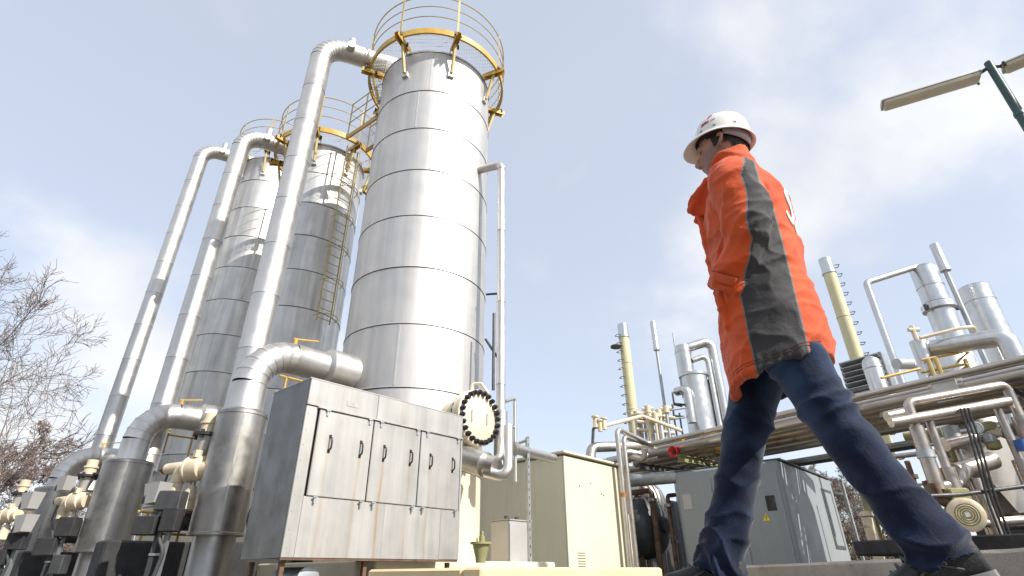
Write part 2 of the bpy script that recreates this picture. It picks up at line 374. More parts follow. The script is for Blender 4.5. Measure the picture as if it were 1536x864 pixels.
# caged ladder on the middle tower
t = part('ladder', (C2.x + R2, C2.y, 5.9), T2)
zl0 = at(512, 497, 13.6).z; zl1 = T2TOP + .1
la = 52
lo = pol(C2, la, R2 + .22, 0); ld = (lo - C2).normalized(); ls = UP.cross(ld)
for s in (-1, 1):
    m = MB(); m.box((lo.x + ls.x * .2 * s, lo.y + ls.y * .2 * s, (zl0 + zl1) / 2), (.012, .06, zl1 - zl0), ls); m.build('ladder_rail', 'yellow_pale', t, 0)
z = zl0 + .1
while z < zl1:
    m = MB(); m.cyl(lo + ls * .2 + UP * z, lo - ls * .2 + UP * z, .013, 6); m.build('rung', 'yellow_pale', t); z += .28
z = zl0 + .1
while z < zl1:
    m = MB(); m.tube([lo + ls * (.2 * math.cos(a) * 1.6) + ld * (.42 * math.sin(a)) + UP * z for a in [math.pi * i / 10 for i in range(11)]], .012, 5); m.build('cage_hoop', 'yellow_pale', t); z += 1.05
for a in (.5,):
    m = MB(); q = math.pi * a; m.cyl(lo + ls * (.32 * math.cos(q)) + ld * (.42 * math.sin(q)) + UP * zl0, lo + ls * (.32 * math.cos(q)) + ld * (.42 * math.sin(q)) + UP * zl1, .013, 5); m.build('cage_bar', 'yellow_pale', t)

# catwalk between the two nearer platforms
d = (C2 - C1).normalized(); a_ = C1 + d * 1.95 + UP * (T1TOP + .22); b_ = C2 - d * 1.58 + UP * (T2TOP + .22)
t = thing('catwalk', (a_ + b_) / 2, 'short yellow catwalk bridging the platforms of the two nearer towers', 'catwalk')
dd = (b_ - a_).normalized(); s_ = UP.cross(dd).normalized()
for s in (-.38, .38):
    m = MB(); m.box((a_ + b_) / 2 + s_ * s, ((b_ - a_).length, .05, .15), dd); m.build('girder', 'yellow', t, 0)
    for h in (.62, 1.02, 1.42):
        m = MB(); m.cyl(a_ + s_ * s + UP * h, b_ + s_ * s + UP * h, .018, 6); m.build('hand_rail', 'yellow_pale', t)
    for k in (0.02, .5, .98):
        m = MB(); m.box(a_.lerp(b_, k) + s_ * s + UP * .72, (.06, .015, 1.46), dd); m.build('rail_post', 'yellow_pale', t, 0)
m = MB()
for i in range(14): m.box((a_ + b_) / 2 + s_ * (-.33 + .05 * i) + UP * .06, ((b_ - a_).length, .006, .03), dd)
m.build('grating', 'grate', t, 0)

# ------------------------------------------------------------------ riser pipes over the top of each tower
def seg(name, a, b, r, mat, parent, n=28, lip=.006):
    a, b = Vector(a), Vector(b); d = (b - a).normalized(); ln = (b - a).length
    m = MB(); m.lathe([(r - .02, 0), (r + lip, 0), (r + lip, .02), (r, .03), (r, ln - .004), (r - .02, ln)], a, n, d, caps=False); return m.build(name, mat, parent, 35)
def gores(parent, pts, r, mat, n=28, k=6):
    """a bend made of k mitred sheet rings"""
    e = part('elbow', pts[len(pts) // 2], parent); L_ = len(pts) - 1
    for i in range(L_):
        a, b = pts[i], pts[i + 1]
        ta = (pts[i + 1] - pts[max(0, i - 1)]).normalized(); tb = (pts[min(L_, i + 2)] - pts[i]).normalized()
        nrm = (pts[-1] - pts[0]).cross(pts[L_ // 2] - pts[0]).normalized(); rings = []
        for (o, tt, rr) in ((a, ta, r - .004), (a, ta, r + .007), (a + (b - a) * .10, ta, r + .007), (a + (b - a) * .16, ta.lerp(tb, .16).normalized(), r), (b, tb, r), (b, tb, r - .01)):
            v = nrm.cross(tt).normalized()
            rings.append([o + (nrm * math.cos(2 * math.pi * j / n) + v * math.sin(2 * math.pi * j / n)) * rr for j in range(n)])
        m = MB(); m.loft(rings, False); m.build('elbow_gore', mat, e, 35)
    return e
P1 = Vector((-.5145 * 9.6, 9.6, 0)); s12 = 4.64
P2 = Vector((-.661 * 12.7, 12.7, 0)); P3 = Vector((-.750 * 15.8, 15.8, 0))
def riser(P, C, zt, r, label, zbot, mat='pipe_clad'):
    t = thing('riser_pipe', (P.x, P.y, zbot), label, 'pipe', 'riser pipes over the towers')
    top = Vector((P.x, P.y, zt)); ct = Vector((C.x, C.y, zt)); d = (ct - top).normalized()
    bend = arc(Vector((P.x, P.y, 0)), top, ct, r * 2.1, 7)
    z = bend[0].z; k = 0
    ln = 1.16
    while z > zbot + .05:
        z2 = max(zbot, z - ln); seg('pipe_section', (P.x, P.y, z2), (P.x, P.y, z), r, mat, t); z = z2
    gores(t, bend, r, mat)
    b2 = arc(top, ct, Vector((C.x, C.y, zt - 2)), r * 1.6, 6)
    nseg = 2; a = bend[-1]
    for i in range(nseg): seg('pipe_section', a.lerp(b2[0], i / nseg), a.lerp(b2[0], (i + 1) / nseg), r, mat, t)
    gores(t, b2, r, mat)
    seg('pipe_section', (C.x, C.y, zt - 1.1), b2[-1], r, mat, t)
    o = bend[-1] + d * .12
    m = MB(); m.cyl(o + UP * (r - .02), o + UP * (r + .26), .10, 16); m.build('vent_stub', 'clad', t)
    sd = UP.cross(d); sd = sd if sd.y < 0 else -sd
    m = MB(); m.cyl(o + sd * (r - .04) - UP * .08, o + sd * (r + .17) - UP * .12, .10, 16); m.build('side_stub', 'clad', t)
riser(P1, C1, T1TOP + .62, .265, 'metal riser pipe in front of the middle tower, nearest of three', 2.0)
riser(P2, C2, T2TOP + .42, .255, 'metal riser pipe standing left of the farthest tower, second of three', 2.2)
riser(P3, C3, T3TOP + .40, .25, 'leftmost metal riser pipe standing against open sky by the bare tree', 2.2)

# ------------------------------------------------------------------ elbow ducts with wide casings
D1 = Vector((-.506 * 8.42, 8.42, 0)); D2 = Vector((-.690 * 12.0, 12.0, 0)); D3 = Vector((-.803 * 15.1, 15.1, 0))
def duct(P, C, rt, r, rc, zc0, zc1, zh, label, seam):
    t = thing('elbow_duct', (P.x, P.y, -.06), label, 'duct', 'elbow ducts with wide casings')
    seg('lower_pipe', (P.x, P.y, -.06), (P.x, P.y, zc0 + .02), rc * .78, 'casing', t)
    m = MB(); m.lathe([(rc * .7, zc0), (rc + .012, zc0), (rc + .012, zc0 + .03), (rc, zc0 + .04), (rc, zc1 - .05), (rc + .01, zc1 - .045), (rc + .01, zc1), (rc - .03, zc1 + .03), (r + .03, zc1 + .05), (r, zc1 + .03)], P, 48, caps=False)
    cs = m.build('casing', 'casing', t, 35)
    o = pol(P, 30, rc + .002, (zc0 + zc1) / 2); dd_ = (o - Vector((P.x, P.y, o.z))).normalized()
    m = MB(); m.box(o, (.03, .012, zc1 - zc0 - .1), UP.cross(dd_)); m.build('seam_strip', 'casing', cs)
    top = Vector((P.x, P.y, zh)); ct = Vector((C.x, C.y, zh)); d = (ct - top).normalized()
    bend = arc(P, top, ct, r * 2.3, 6)
    seg('pipe_section', (P.x, P.y, zc1), bend[0], r, 'pipe_clad', t)
    gores(t, bend, r, 'pipe_clad')
    e = (ct - top).length - rt; s0 = top + d * max(e - .55, (bend[-1] - top).length + .1)
    seg('pipe_section', bend[-1], s0 + d * .02, r, 'pipe_clad', t)
    m = MB(); m.lathe([(r, 0), (r + .06, .03), (r + .09, .06), (r + .09, (top + d * (e + .3) - s0).length)], s0, 32, d, caps=False); m.build('tower_stub', 'pipe_clad', t, 30)
    m = MB(); v = bend[-1] + UP * (r + .05); m.cyl(v - UP * .06, v + UP * .05, .035, 8); m.tube([v + UP * .05 - d * .05, v + UP * .06 + d * .05, v + UP * .13 + d * .42], .016, 6); m.build('lever_handle', 'yellow', t)
duct(D1, C1, R1, .265, .36, at(328, 804, 8.42).z, at(358, 622, 8.42).z, at(478, 541, 8.98).z, 'elbow duct with wide casing beside the steel cabinet, nearest of three', 20)
duct(D2, C2, R2, .28, .475, at(158, 829, 12).z, at(186, 695, 12).z, at(285, 622, 12.3).z, 'elbow duct with dented wide casing, middle of the three', 20)
duct(D3, C3, R3, .28, .47, at(50, 843, 15.1).z, at(70, 735, 15.1).z, at(158, 683, 15.2).z, 'farthest elbow duct with wide casing, leftmost by the bare trees', 20)

# ------------------------------------------------------------------ valve actuators beside the casings
def actuator(o, s, label):
    o = Vector(o); t = thing('valve_actuator', (o.x, o.y, o.z - .6 * s), label, 'valve', 'cream valve actuators beside the ducts')
    ax = Vector((.95, -.30, .05)).normalized(); sd = UP.cross(ax).normalized()
    m = MB(); m.lathe([(.02, -.17), (.19, -.17), (.215, -.15), (.215, -.11), (.20, -.10), (.20, .09), (.19, .13), (.15, .155), (.02, .16)], o, 32, ax, caps=False); m = MB() if False else m
    for v in m.v: v -= o; v *= s; v += o
    m.build('drum', 'valve_cream', t)
    def C(name, a, b, r, mat='valve_cream', n=18, r2=None, par=None):
        m = MB(); m.cyl(o + (ax * a[0] + sd * a[1] + UP * a[2]) * s, o + (ax * b[0] + sd * b[1] + UP * b[2]) * s, r * s, n, (r2 or r) * s); return m.build(name, mat, par or t)
    C('bearing_block', (-.18, 0, .02), (-.34, 0, .02), .12)
    C('side_cylinder', (-.34, 0, .06), (-.66, 0, .06), .095); C('end_cap', (-.66, 0, .06), (-.73, 0, .06), .075, 'rusty')
    C('end_nut', (-.73, 0, .06), (-.80, 0, .06), .035, 'darkgrey', 6)
    C('down_tube', (-.34, -.02, .04), (-.34, -.02, -.36), .10); C('tube_collar', (-.34, -.02, -.16), (-.34, -.02, -.20), .115)
    C('tube_foot', (-.34, -.02, -.36), (-.34, -.02, -.42), .075, 'darkgrey')
    C('yoke', (-.05, .05, .24), (-.02, .05, .55), .09, 'box_grey', 14, .15)
    for k in range(5): 
        a = k * 1.25; C('yoke_bolt', (-.02 + .17 * math.cos(a), .05 + .17 * math.sin(a), .50), (-.02 + .17 * math.cos(a), .05 + .17 * math.sin(a), .64), .03, 'black_bolt', 6)
    C('black_flange', (-.02, .05, .55), (-.02, .05, .60), .22, 'dark', 20)
    C('top_stack', (-.02, .05, .60), (-.02, .05, .76), .13); C('top_collar', (-.02, .05, .76), (-.02, .05, .80), .155); C('top_cap', (-.02, .05, .80), (-.02, .05, .95), .12)
    C('terminal_box', (.04, -.10, .16), (.04, -.10, .28), .07, 'valve_cream', 6)
    C('lower_bonnet', (-.06, .05, -.26), (-.10, .05, -.62), .075, 'valve_cream', 14, .16); C('stem', (-.06, .05, -.16), (-.06, .05, -.28), .045, 'galv')
    C('mount_plate', (.16, 0, -.03), (.30, 0, -.03), .14, 'valve_cream')
    m = MB(); a = o + (ax * -.34 - UP * .40) * s
    m.tube(run([o + (ax * -.62 + UP * .0) * s, o + (ax * -.66 - UP * .35) * s, o + (ax * -.40 - UP * .75) * s, o + (ax * -.20 - UP * 1.0) * s], .1), .022 * s, 7); m.build('cable', 'darkgrey', t)
actuator(at(296, 703, 8.35), .88, 'cream valve actuator beside the nearest elbow duct, largest in view')
actuator(at(117, 752, 11.9), .88, 'cream valve actuator beside the middle elbow duct')
actuator(at(17, 772, 14.6), .88, 'cream valve actuator at the left edge below the bare tree')

def stand(px, py, Y, s, label, boxes):
    o = at(px, py, Y); t = thing('instrument_stand', (o.x, o.y, -.06), label, 'instrument', 'instrument stands between the ducts')
    for k in (-.07, .07):
        m = MB(); m.box((o.x + k, o.y, o.z / 2), (.06, .05, o.z + .1)); m.build('post', 'galv' if k > 0 else 'darkgrey', t, 0)
    m = MB(); m.tube(run([o + Vector((.02, -.06, .2)), o + Vector((.0, -.07, -.3)), Vector((o.x + .12, o.y - .08, .4)), Vector((o.x + .05, o.y - .08, -.06))], .2), .028, 7); m.build('cable', 'darkgrey', t)
    z = .0
    while z < o.z:
        m = MB(); m.box((o.x, o.y - .03, z), (.2, .02, .03)); m.build('cross_bar', 'galv', t, 0); z += .35
    for (dx, dz, w_, h_, mt) in boxes:
        m = MB(); m.box(o + Vector((dx * s, -.05, dz * s)), (w_ * s, .20 * s, h_ * s), bev=.012); m.build('junction_box', mt, t, 30)
    return t, o
def hood(t, c, s):
    m = MB(); ax = Vector((.9, -.43, 0)); sd = UP.cross(ax)
    c = Vector(c); q = lambda x, y, z: c + (ax * x + sd * y + UP * z) * s
    m.add([q(-.14, -.13, .14), q(.14, -.10, .16), q(.14, .10, .16), q(-.14, .13, .14), q(-.10, -.10, -.13), q(.09, -.08, -.11), q(.09, .08, -.11), q(-.10, .10, -.13)], [(0, 3, 2, 1), (4, 5, 6, 7), (0, 1, 5, 4), (2, 3, 7, 6), (1, 2, 6, 5)])
    b = m.build('sun_hood', 'box_grey', t, 0)
    m = MB(); m.box(c - ax * .11 * s, (.05 * s, .22 * s, .24 * s), ax); m.build('hood_lining', 'dark', b, 0)
t, o = stand(252, 775, 8.15, 1, 'dark instrument stand with hooded boxes left of the nearest casing', ((.02, .20, .34, .26, 'darkgrey'), (-.22, -.12, .30, .24, 'dark'), (.1, -.05, .22, .3, 'dark')))
hood(t, at(236, 742, 8.1), 1.0)
t, o = stand(92, 800, 11.6, 1.1, 'dark instrument stand with junction boxes left of the middle casing', ((.12, .1, .3, .32, 'dark'), (-.12, -.22, .34, .28, 'dark'), (.2, -.5, .2, .3, 'darkgrey')))
hood(t, at(99, 727, 11.6), 1.0)
t, o = stand(22, 812, 13.6, 1.1, 'dark instrument stand with two pale hoods at the left edge', ((.1, .0, .36, .32, 'dark'), (-.15, -.3, .34, .3, 'dark')))
hood(t, at(48, 753, 13.6), 1.35); hood(t, at(38, 787, 13.4), 1.35)
# yellow guard rail and lower clutter behind the casings
def guard(px, py, Y, label):
    o = at(px, py, Y); t = thing('guard_rail', (o.x, o.y, -.06), label, 'guard rail', 'yellow guard rails between the ducts')
    for k in (0, 1):
        m = MB(); q = o + AX * (.55 * k); m.cyl((q.x, q.y, max(-.06, q.z - .75)), (q.x, q.y, q.z), .022, 6); m.build('post', 'yellow', t)
    for h in (0, .32):
        m = MB(); m.cyl(o - UP * h - AX * .15, o - UP * h + AX * .75, .022, 6); m.build('rail', 'yellow', t)
guard(222, 768, 9.6, 'yellow guard rail behind the instrument stand, lowest of the three')
guard(258, 632, 13.0, 'yellow guard rail seen under the middle elbow duct')
guard(430, 566, 9.9, 'yellow guard rail peeking out under the nearest elbow duct')
def pumpskid(px, Y, label):
    o = at(px, 845, Y); o.z = -.06; t = thing('pump_unit', o, label, 'pump')
    m = MB(); m.box(o + UP * .32, (2.3, .5, .64), AX, bev=.03); m.build('base_block', 'dark', t, 30)
    m = MB(); m.cyl(o + UP * 1.06 - AX * .5, o + UP * 1.06 + AX * .55, .24, 20); m.build('motor', 'darkgrey', t)
    m = MB(); m.cyl(o + UP * .5 + AX * .6, o + UP * 1.25 + AX * .6, .11, 14); m.build('discharge_pipe', 'casing', t)
    m = MB(); m.tube(run([o + UP * 1.1 - AX * .5, o + UP * 1.1 + AX * .1 - BX * .4, o + UP * .2 + AX * .1 - BX * .4], .1), .05, 8); m.build('suction_pipe', 'rusty', t)
pumpskid(265, 9.9, 'dark pump unit low between the nearest and middle casings')
pumpskid(122, 13.6, 'dark pump unit low between the middle and farthest casings')
pumpskid(408, 10.6, 'dark pump unit hidden in shade under the steel cabinet')

# ------------------------------------------------------------------ steel cabinet
c0 = at(467, 567.5, 6.5); c0b = at(412, 838, 6.5); CW = 2.62; CD = .95
ZT = c0.z; ZB = c0b.z + .01; K = Vector((c0.x, c0.y, 0))
t = thing('steel_cabinet', (K.x, K.y, -.06), 'large stainless steel cabinet with three handled doors in front of the tower', 'cabinet')
def CP(a, b, z): return K + AX * a + BX * b + UP * z
def face(name, a0, a1, z0, z1, b, th, mat, par, bev=.004):
    m = MB(); m.box(CP((a0 + a1) / 2, b, (z0 + z1) / 2), (a1 - a0, th, z1 - z0), AX, bev=bev); return m.build(name, mat, par, 30)
m = MB(); m.box(CP(CW / 2, CD / 2 + .012, (ZT + ZB) / 2), (CW - .02, CD - .03, ZT - ZB - .02), AX); m.build('core', 'steel_side_shaded', t, 0)
m = MB(); m.box(CP(.002, CD / 2 + .01, (ZT + ZB) / 2), (.012, CD - .02, ZT - ZB), AX); m.build('side_panel', 'steel_side_shaded', t, 0)
m = MB(); m.box(CP(CW - .002, CD / 2 + .01, (ZT + ZB) / 2), (.012, CD - .02, ZT - ZB), AX); m.build('side_panel', 'steel_side_shaded', t, 0)
m = MB(); m.box(CP(CW / 2, CD / 2, ZT + .006), (CW + .02, CD + .03, .014), AX); m.build('top_panel', 'steel_panel', t, 0)
HD = .34                                   # height of the plain head band
zd1 = ZT - HD; zd0 = ZB + (ZT - ZB) * .315
for a0, a1 in ((.0, 1.02), (1.024, CW)): face('head_panel', a0, a1, zd1 + .012, ZT - .002, .0, .028, 'steel_panel', t)
m = MB(); m.box(CP(CW / 2 + .07, -.024, zd1 - .002), (CW - .14, .04, .022), AX, bev=.004); m.build('drip_rail', 'steel_panel', t, 30)
face('corner_post', .0, .15, ZB, zd1 - .002, .004, .028, 'steel_panel', t)
db = [.17, .985, 1.80, CW - .03]
hand = []
for i in range(3):
    a0, a1 = db[i] + .008, db[i + 1] - .008; w_ = a1 - a0
    d_ = face('door', a0, a1, zd0 + .01, zd1 - .016, -.012, .022, 'steel_panel', t, .006)
    for fx in (.24, .80):
        ha = a0 + w_ * fx; hand.append(ha); zh = zd0 + (zd1 - zd0) * .60
        m = MB(); m.tube(run([CP(ha, -.02, zh - .085), CP(ha, -.075, zh - .06), CP(ha, -.075, zh + .06), CP(ha, -.02, zh + .085)], .03, 4), .012, 7)
        for s in (-1, 1): m.box(CP(ha, -.027, zh + .092 * s), (.035, .008, .035), AX)
        m.build('handle', 'handle', d_)
        for s, zz_ in ((-1, zd0 - .03), (1, zd1 - .05)):
            m = MB(); zz2 = zz_; m.box(CP(a0 + w_ * (.13 if fx < .5 else .92), -.03, zz2), (.025, .022, .075), AX); m.box(CP(a0 + w_ * (.13 if fx < .5 else .92), -.045, zz2 + .03), (.06, .012, .014), AX); m.build('latch', 'galv', d_, 0)
    for k in range(7):
        pass
rs = MATS['steel_panel'].copy(); rs.name = 'steel_stained'; MATS['steel_stained'] = rs
ntm = rs.node_tree; bs_ = ntm.nodes['Principled BSDF']; prev = bs_.inputs['Base Color'].links[0].from_socket
an = ntm.nodes.new('ShaderNodeAttribute'); an.attribute_name = 'stain'; mx = ntm.nodes.new('ShaderNodeMixRGB'); ntm.links.new(an.outputs['Fac'], mx.inputs[0]); ntm.links.new(prev, mx.inputs[1]); mx.inputs[2].default_value = (.40, .25, .11, 1); ntm.links.new(mx.outputs[0], bs_.inputs['Base Color'])
def stained(name, a0, a1, z0, z1, b, par, lo=.0):
    na, nz_ = max(2, int((a1 - a0) / .012)), max(2, int((z1 - z0) / .05)); m = MB(); st = []
    for j in range(nz_ + 1):
        for i in range(na + 1):
            a = a0 + (a1 - a0) * i / na; z = z0 + (z1 - z0) * j / nz_; m.v.append(CP(a, b, z)); s = 0
            for k, h in enumerate(hand):
                zh = zd0 + (zd1 - zd0) * .56
                if z < zh: 
                    w2 = .016 + .012 * noise.noise((k * 3.1, z * 4, 0)); 
                    s = max(s, math.exp(-((a - h + .008 * math.sin(z * 7 + k)) / w2) ** 2) * (.48 + .4 * noise.noise((k * 7.7, z * 2.2, 1))) * (.55 + .75 * ((k * 37) % 5) / 4))
            st.append(max(0., min(.75, s)))
    for j in range(nz_):
        for i in range(na):
            q = j * (na + 1) + i; m.f.append((q, q + 1, q + na + 2, q + na + 1))
    return obj(name, m, 'steel_stained', par, 0, attrs={'stain': st})
stained('lower_panel', .152, 1.30, ZB + .004, zd0 + .004, -.008, t); stained('lower_panel', 1.302, CW - .36, ZB + .004, zd0 + .004, -.008, t)
face('lower_panel', CW - .357, CW, ZB + .004, zd0 + .004, .004, .03, 'steel_panel', t)
for i, d_ in enumerate([o for o in t.children if o.name.startswith('door')]):
    a0, a1 = db[i] + .016, db[i + 1] - .016; stained('door_skin', a0, a1, zd0 + .02, zd0 + (zd1 - zd0) * .97, -.0245, d_)
m = MB(); m.box(CP(CW - .006, .002, (zd1 + ZB) / 2), (.03, .03, zd1 - ZB), AX); m.build('end_post', 'steel_panel', t, 0)
rv = MB(); rv.lathe([(.0, 0), (.007, 0), (.006, .004), (.0, .005)], (0, 0, 0), 6, -BX, caps=False); me = mesh_of('rivet', rv, 'galv')
for k in range(9):
    inst('rivet', me, Matrix.Translation(CP(.04, -.011, ZB + .1 + k * (zd1 - ZB - .2) / 8)), t)
m = MB(); m.box(CP(.62, -.016, ZT - HD * .62), (.16, .006, .06), AX); m.build('name_plate', 'steel_panel', t, 0)
m = MB(); m.box(CP(CW / 2, .03, ZB - .012), (CW, .06, .022), AX); m.build('bottom_rail', 'rusty', t, 0)
for a, b in ((.08, .1), (1.15, .1), (CW - .1, .1), (.1, CD - .1), (CW - .1, CD - .1)):
    m = MB(); m.box(CP(a, b, (ZB - .07) / 2 - .01), (.05, .05, ZB + .03), AX); m.build('leg', 'rusty', t, 0)
# round tank end under the cabinet
o = CP(.45, .45, -.06); t = thing('drum_tank', o, 'small pale drum lying on its side under the steel cabinet', 'tank')
m = MB(); m.cyl(o + UP * .10 - BX * .3, o + UP * .10 + BX * .3, .13, 24); m.build('shell', 'galv', t)
m = MB(); m.lathe([(.135, 0), (.14, .01), (.14, .03), (.10, .04), (.01, .045)], o + UP * .10 - BX * .28, 24, -BX, caps=False); m.build('end_rim', 'galv', t)
for q in (-.2, .2):
    m = MB(); m.box(o + BX * q - UP * .0, (.22, .05, .06), AX); m.build('saddle', 'darkgrey', t, 0)

# drain line below the manway
o = at(705, 690, 9.0); t = thing('drain_line', (o.x, o.y, .2), 'fat insulated drain pipe with two bends beneath the round bolted cover', 'pipe')
a = at(700, 690, 9.3); b = at(745, 703, 9.0); c = at(752, 690, 9.35)
m = MB(); m.cyl(at(680, 682, 9.6), at(728, 697, 9.15), .20, 24); m.build('insulated_section', 'pipe_clad', t)
m = MB(); m.cyl(at(722, 695, 9.22), at(745, 700, 9.05), .155, 20); m.build('reducer', 'pipe_clad', t)
m = MB(); m.tube(run([at(728, 708, 9.1), at(762, 716, 8.95), at(762, 640, 9.3)], .12), .085, 16); m.build('bend', 'pipe_clad', t)
m = MB(); m.tube(run([at(735, 690, 9.1), at(750, 690, 9.02), at(752, 660, 9.2)], .1), .06, 12); m.build('small_bend', 'pipe_clad', t)
# tall drop pipe on the right of the tower
tp = at(733, 243, 9.9); t = thing('drop_pipe', (tp.x, tp.y, 1), 'tall slim metal drop pipe standing right of the largest tower', 'pipe')
el = at(752, 247, 9.9); bt = Vector((el.x, el.y, at(752, 690, 9.9).z))
pts = run([tp - Vector((.35, -.3, .02)), el, Vector((el.x, el.y, 4))], .16)
m = MB(); m.tube(pts[:-1], .095, 16); m.build('top_bend', 'pipe_clad', t)
z = pts[-2].z
while z > 2.4:
    z2 = max(2.4, z - 1.75); seg('pipe_section', (el.x, el.y, z2), (el.x, el.y, z), .085, 'pipe_clad', t, 18); z = z2
seg('insulated_section', (el.x, el.y, at(755, 690, 9.9).z - .1), (el.x, el.y, 2.75), .125, 'pipe_clad', t, 20)
for py in (440, 545):
    q = at(752, py, 9.9); m = MB(); m.cyl(q, q + Vector((-.32, .1, .03 if py == 440 else .55)), .025, 8); m.build('pipe_bracket', 'darkgrey', t)
q = at(741, 470, 9.7); m = MB(); m.cyl(Vector((q.x, q.y, at(741, 585, 9.7).z)), at(741, 470, 9.7), .03, 8); m.build('conduit', 'darkgrey', t)
m = MB(); m.box(at(758, 673, 9.7), (.12, .1, .14), AX); m.build('yellow_clip', 'yellow', t)
# bracket frame right of the pipe
o = at(772, 600, 10.6); t = thing('pipe_loop', (o.x, o.y, 1.5), 'thin metal pipe loop right of the bolted cover', 'pipe')
m = MB(); m.tube(run([at(758, 602, 10.2), at(772, 597, 10.6), Vector((at(772, 597, 10.6).x, 10.6, 1.6))], .05), .035, 10); m.build('pipe', 'pipe_clad', t)
m = MB(); m.cyl(at(757, 640, 10.2), at(772, 641, 10.6), .025, 8); m.build('cross_pipe', 'pipe_clad', t)
# ------------------------------------------------------------------ shed and small things by it
def solve(o, d, px, py):
    """how far along d from o the azimuth of a pixel is reached"""
    q = ray(px, py); k = q.x / q.y; return (k * o.y - o.x) / (d.x - k * d.y)
S0 = at(845, 680, 13.3); SH = S0.z; SK = Vector((S0.x, S0.y, 0)); SW = solve(SK, AX, 941, 704); SD = 3.6
t = thing('shed', (SK.x, SK.y, -.06), 'pale yellow metal clad shed with flat roof right of the tower', 'shed')
def SP(a, b, z): return SK + AX * a + BX * b + UP * z
for k in range(3):
    a0, a1 = SW * (0, .80, .845)[k], SW * (.80, .845, 1)[k]
    m = MB(); m.box(SP((a0 + a1) / 2, .02 + (.03 if k == 1 else 0), SH / 2 - .05), (a1 - a0 - .006, .04, SH), AX, bev=.004); m.build('wall_panel', 'shed', t, 30)
for k in range(4):
    b0, b1 = .045 + (SD - .05) * k / 4, .045 + (SD - .05) * (k + 1) / 4
    m = MB(); m.box(SP(.02, (b0 + b1) / 2, SH / 2 - .05), (.04, b1 - b0 - .004, SH), AX, bev=.004); m.build('wall_panel', 'shed', t, 30)
m = MB(); m.box(SP(SW - .02, SD / 2 + .03, SH / 2 - .05), (.04, SD - .05, SH), AX); m.build('wall_panel', 'shed', t, 30)
m = MB(); m.box(SP(SW / 2, SD / 2, SH + .03), (SW + .16, SD + .16, .055), AX, bev=.008); m.build('roof', 'shed', t, 30)
for cx_ in (.17, .94):
    v_ = part('vent', SP(SW * cx_, -.01, .35), t)
    for k in range(6):
        m = MB(); m.box(SP(SW * cx_, -.012, .22 + k * .055), (SW * .10, .03, .014), AX, az=(UP + BX * .5).normalized()); m.build('vent_slat', 'shed', v_, 0)
bl = MB(); bl.lathe([(.0, 0), (.02, 0), (.016, .012), (.0, .016)], (0, 0, 0), 8, -BX, caps=False); me = mesh_of('bolt', bl, 'rusty')
for a, z in ((.2, .74), (.36, .78), (.52, .70), (.55, .69)): inst('bolt', me, Matrix.Translation(SP(SW * a, -.001, SH * z)), t)
# twin pipes down the shed front, coming off the rack
# grey box
o = at(762, 780, 11.2); H = o.z; Kb = Vector((o.x, o.y, 0)); wa = solve(Kb, AX, 797, 800); wb = solve(Kb, BX, 736, 800)
t = thing('utility_box', (Kb.x, Kb.y, -.06), 'plain grey utility box standing in front of the shed', 'utility box')
m = MB(); m.box(Kb + AX * wa / 2 + BX * wb / 2 + UP * (H / 2 - .03), (wa, wb, H + .06), AX, bev=.012); m.build('body', 'box_grey', t, 30)
m = MB(); m.box(Kb + AX * wa / 2 - BX * .006 + UP * (H / 2), (wa - .08, .014, H - .12), AX, bev=.004); m.build('door', 'box_grey', t, 30)
m = MB(); m.box(Kb + AX * wa * .5 + BX * wb / 2 + UP * (H + .012), (wa + .03, wb + .03, .02), AX); m.build('lid', 'box_grey', t, 0)
for q in (.3, .75):
    m = MB(); m.box(Kb + AX * wa * q + BX * wb / 2 + UP * (H + .06), (.08, .04, .08), AX); m.build('lifting_lug', 'darkgrey', t, 0)
# galvanised post with arm
o = at(792, 655, 10.9); t = thing('support_post', (o.x, o.y, -.06), 'galvanised slotted support post with a short arm beside the grey box', 'post')
m = MB(); m.box((o.x, o.y, o.z / 2 - .03), (.07, .012, o.z + .06), AX); m.box((o.x - .03, o.y + .03, o.z / 2 - .03), (.012, .06, o.z + .05), AX); pm = m.build('post', 'galv', t, 0)
z = .1
sl = MB(); sl.box((0, 0, 0), (.018, .004, .05), AX); me = mesh_of('slot', sl, 'dark', 0)
while z < o.z: inst('slot', me, Matrix.Translation((o.x, o.y - .009, z)), pm); z += .14
m = MB(); m.cyl(o - UP * .06, o + BX * .75 - UP * .16, .03, 8); m.build('arm', 'galv', t)
m = MB(); m.cyl(o - UP * .45, o + BX * .5 - UP * .1, .02, 8); m.build('brace', 'galv', t)
# pipe from the tower to the shed roof
a = at(768, 672, 10.4); b = at(830, 688, 12.4)
t = thing('transfer_pipe', a, 'metal pipe running from behind the bolted cover to the shed roof', 'pipe')
m = MB(); m.cyl(a, b, .10, 18); m.build('pipe', 'pipe_clad', t)
m = MB(); m.cyl(a + (b - a) * .02, a + (b - a) * .06, .125, 18); m.build('collar', 'pipe_clad', t)
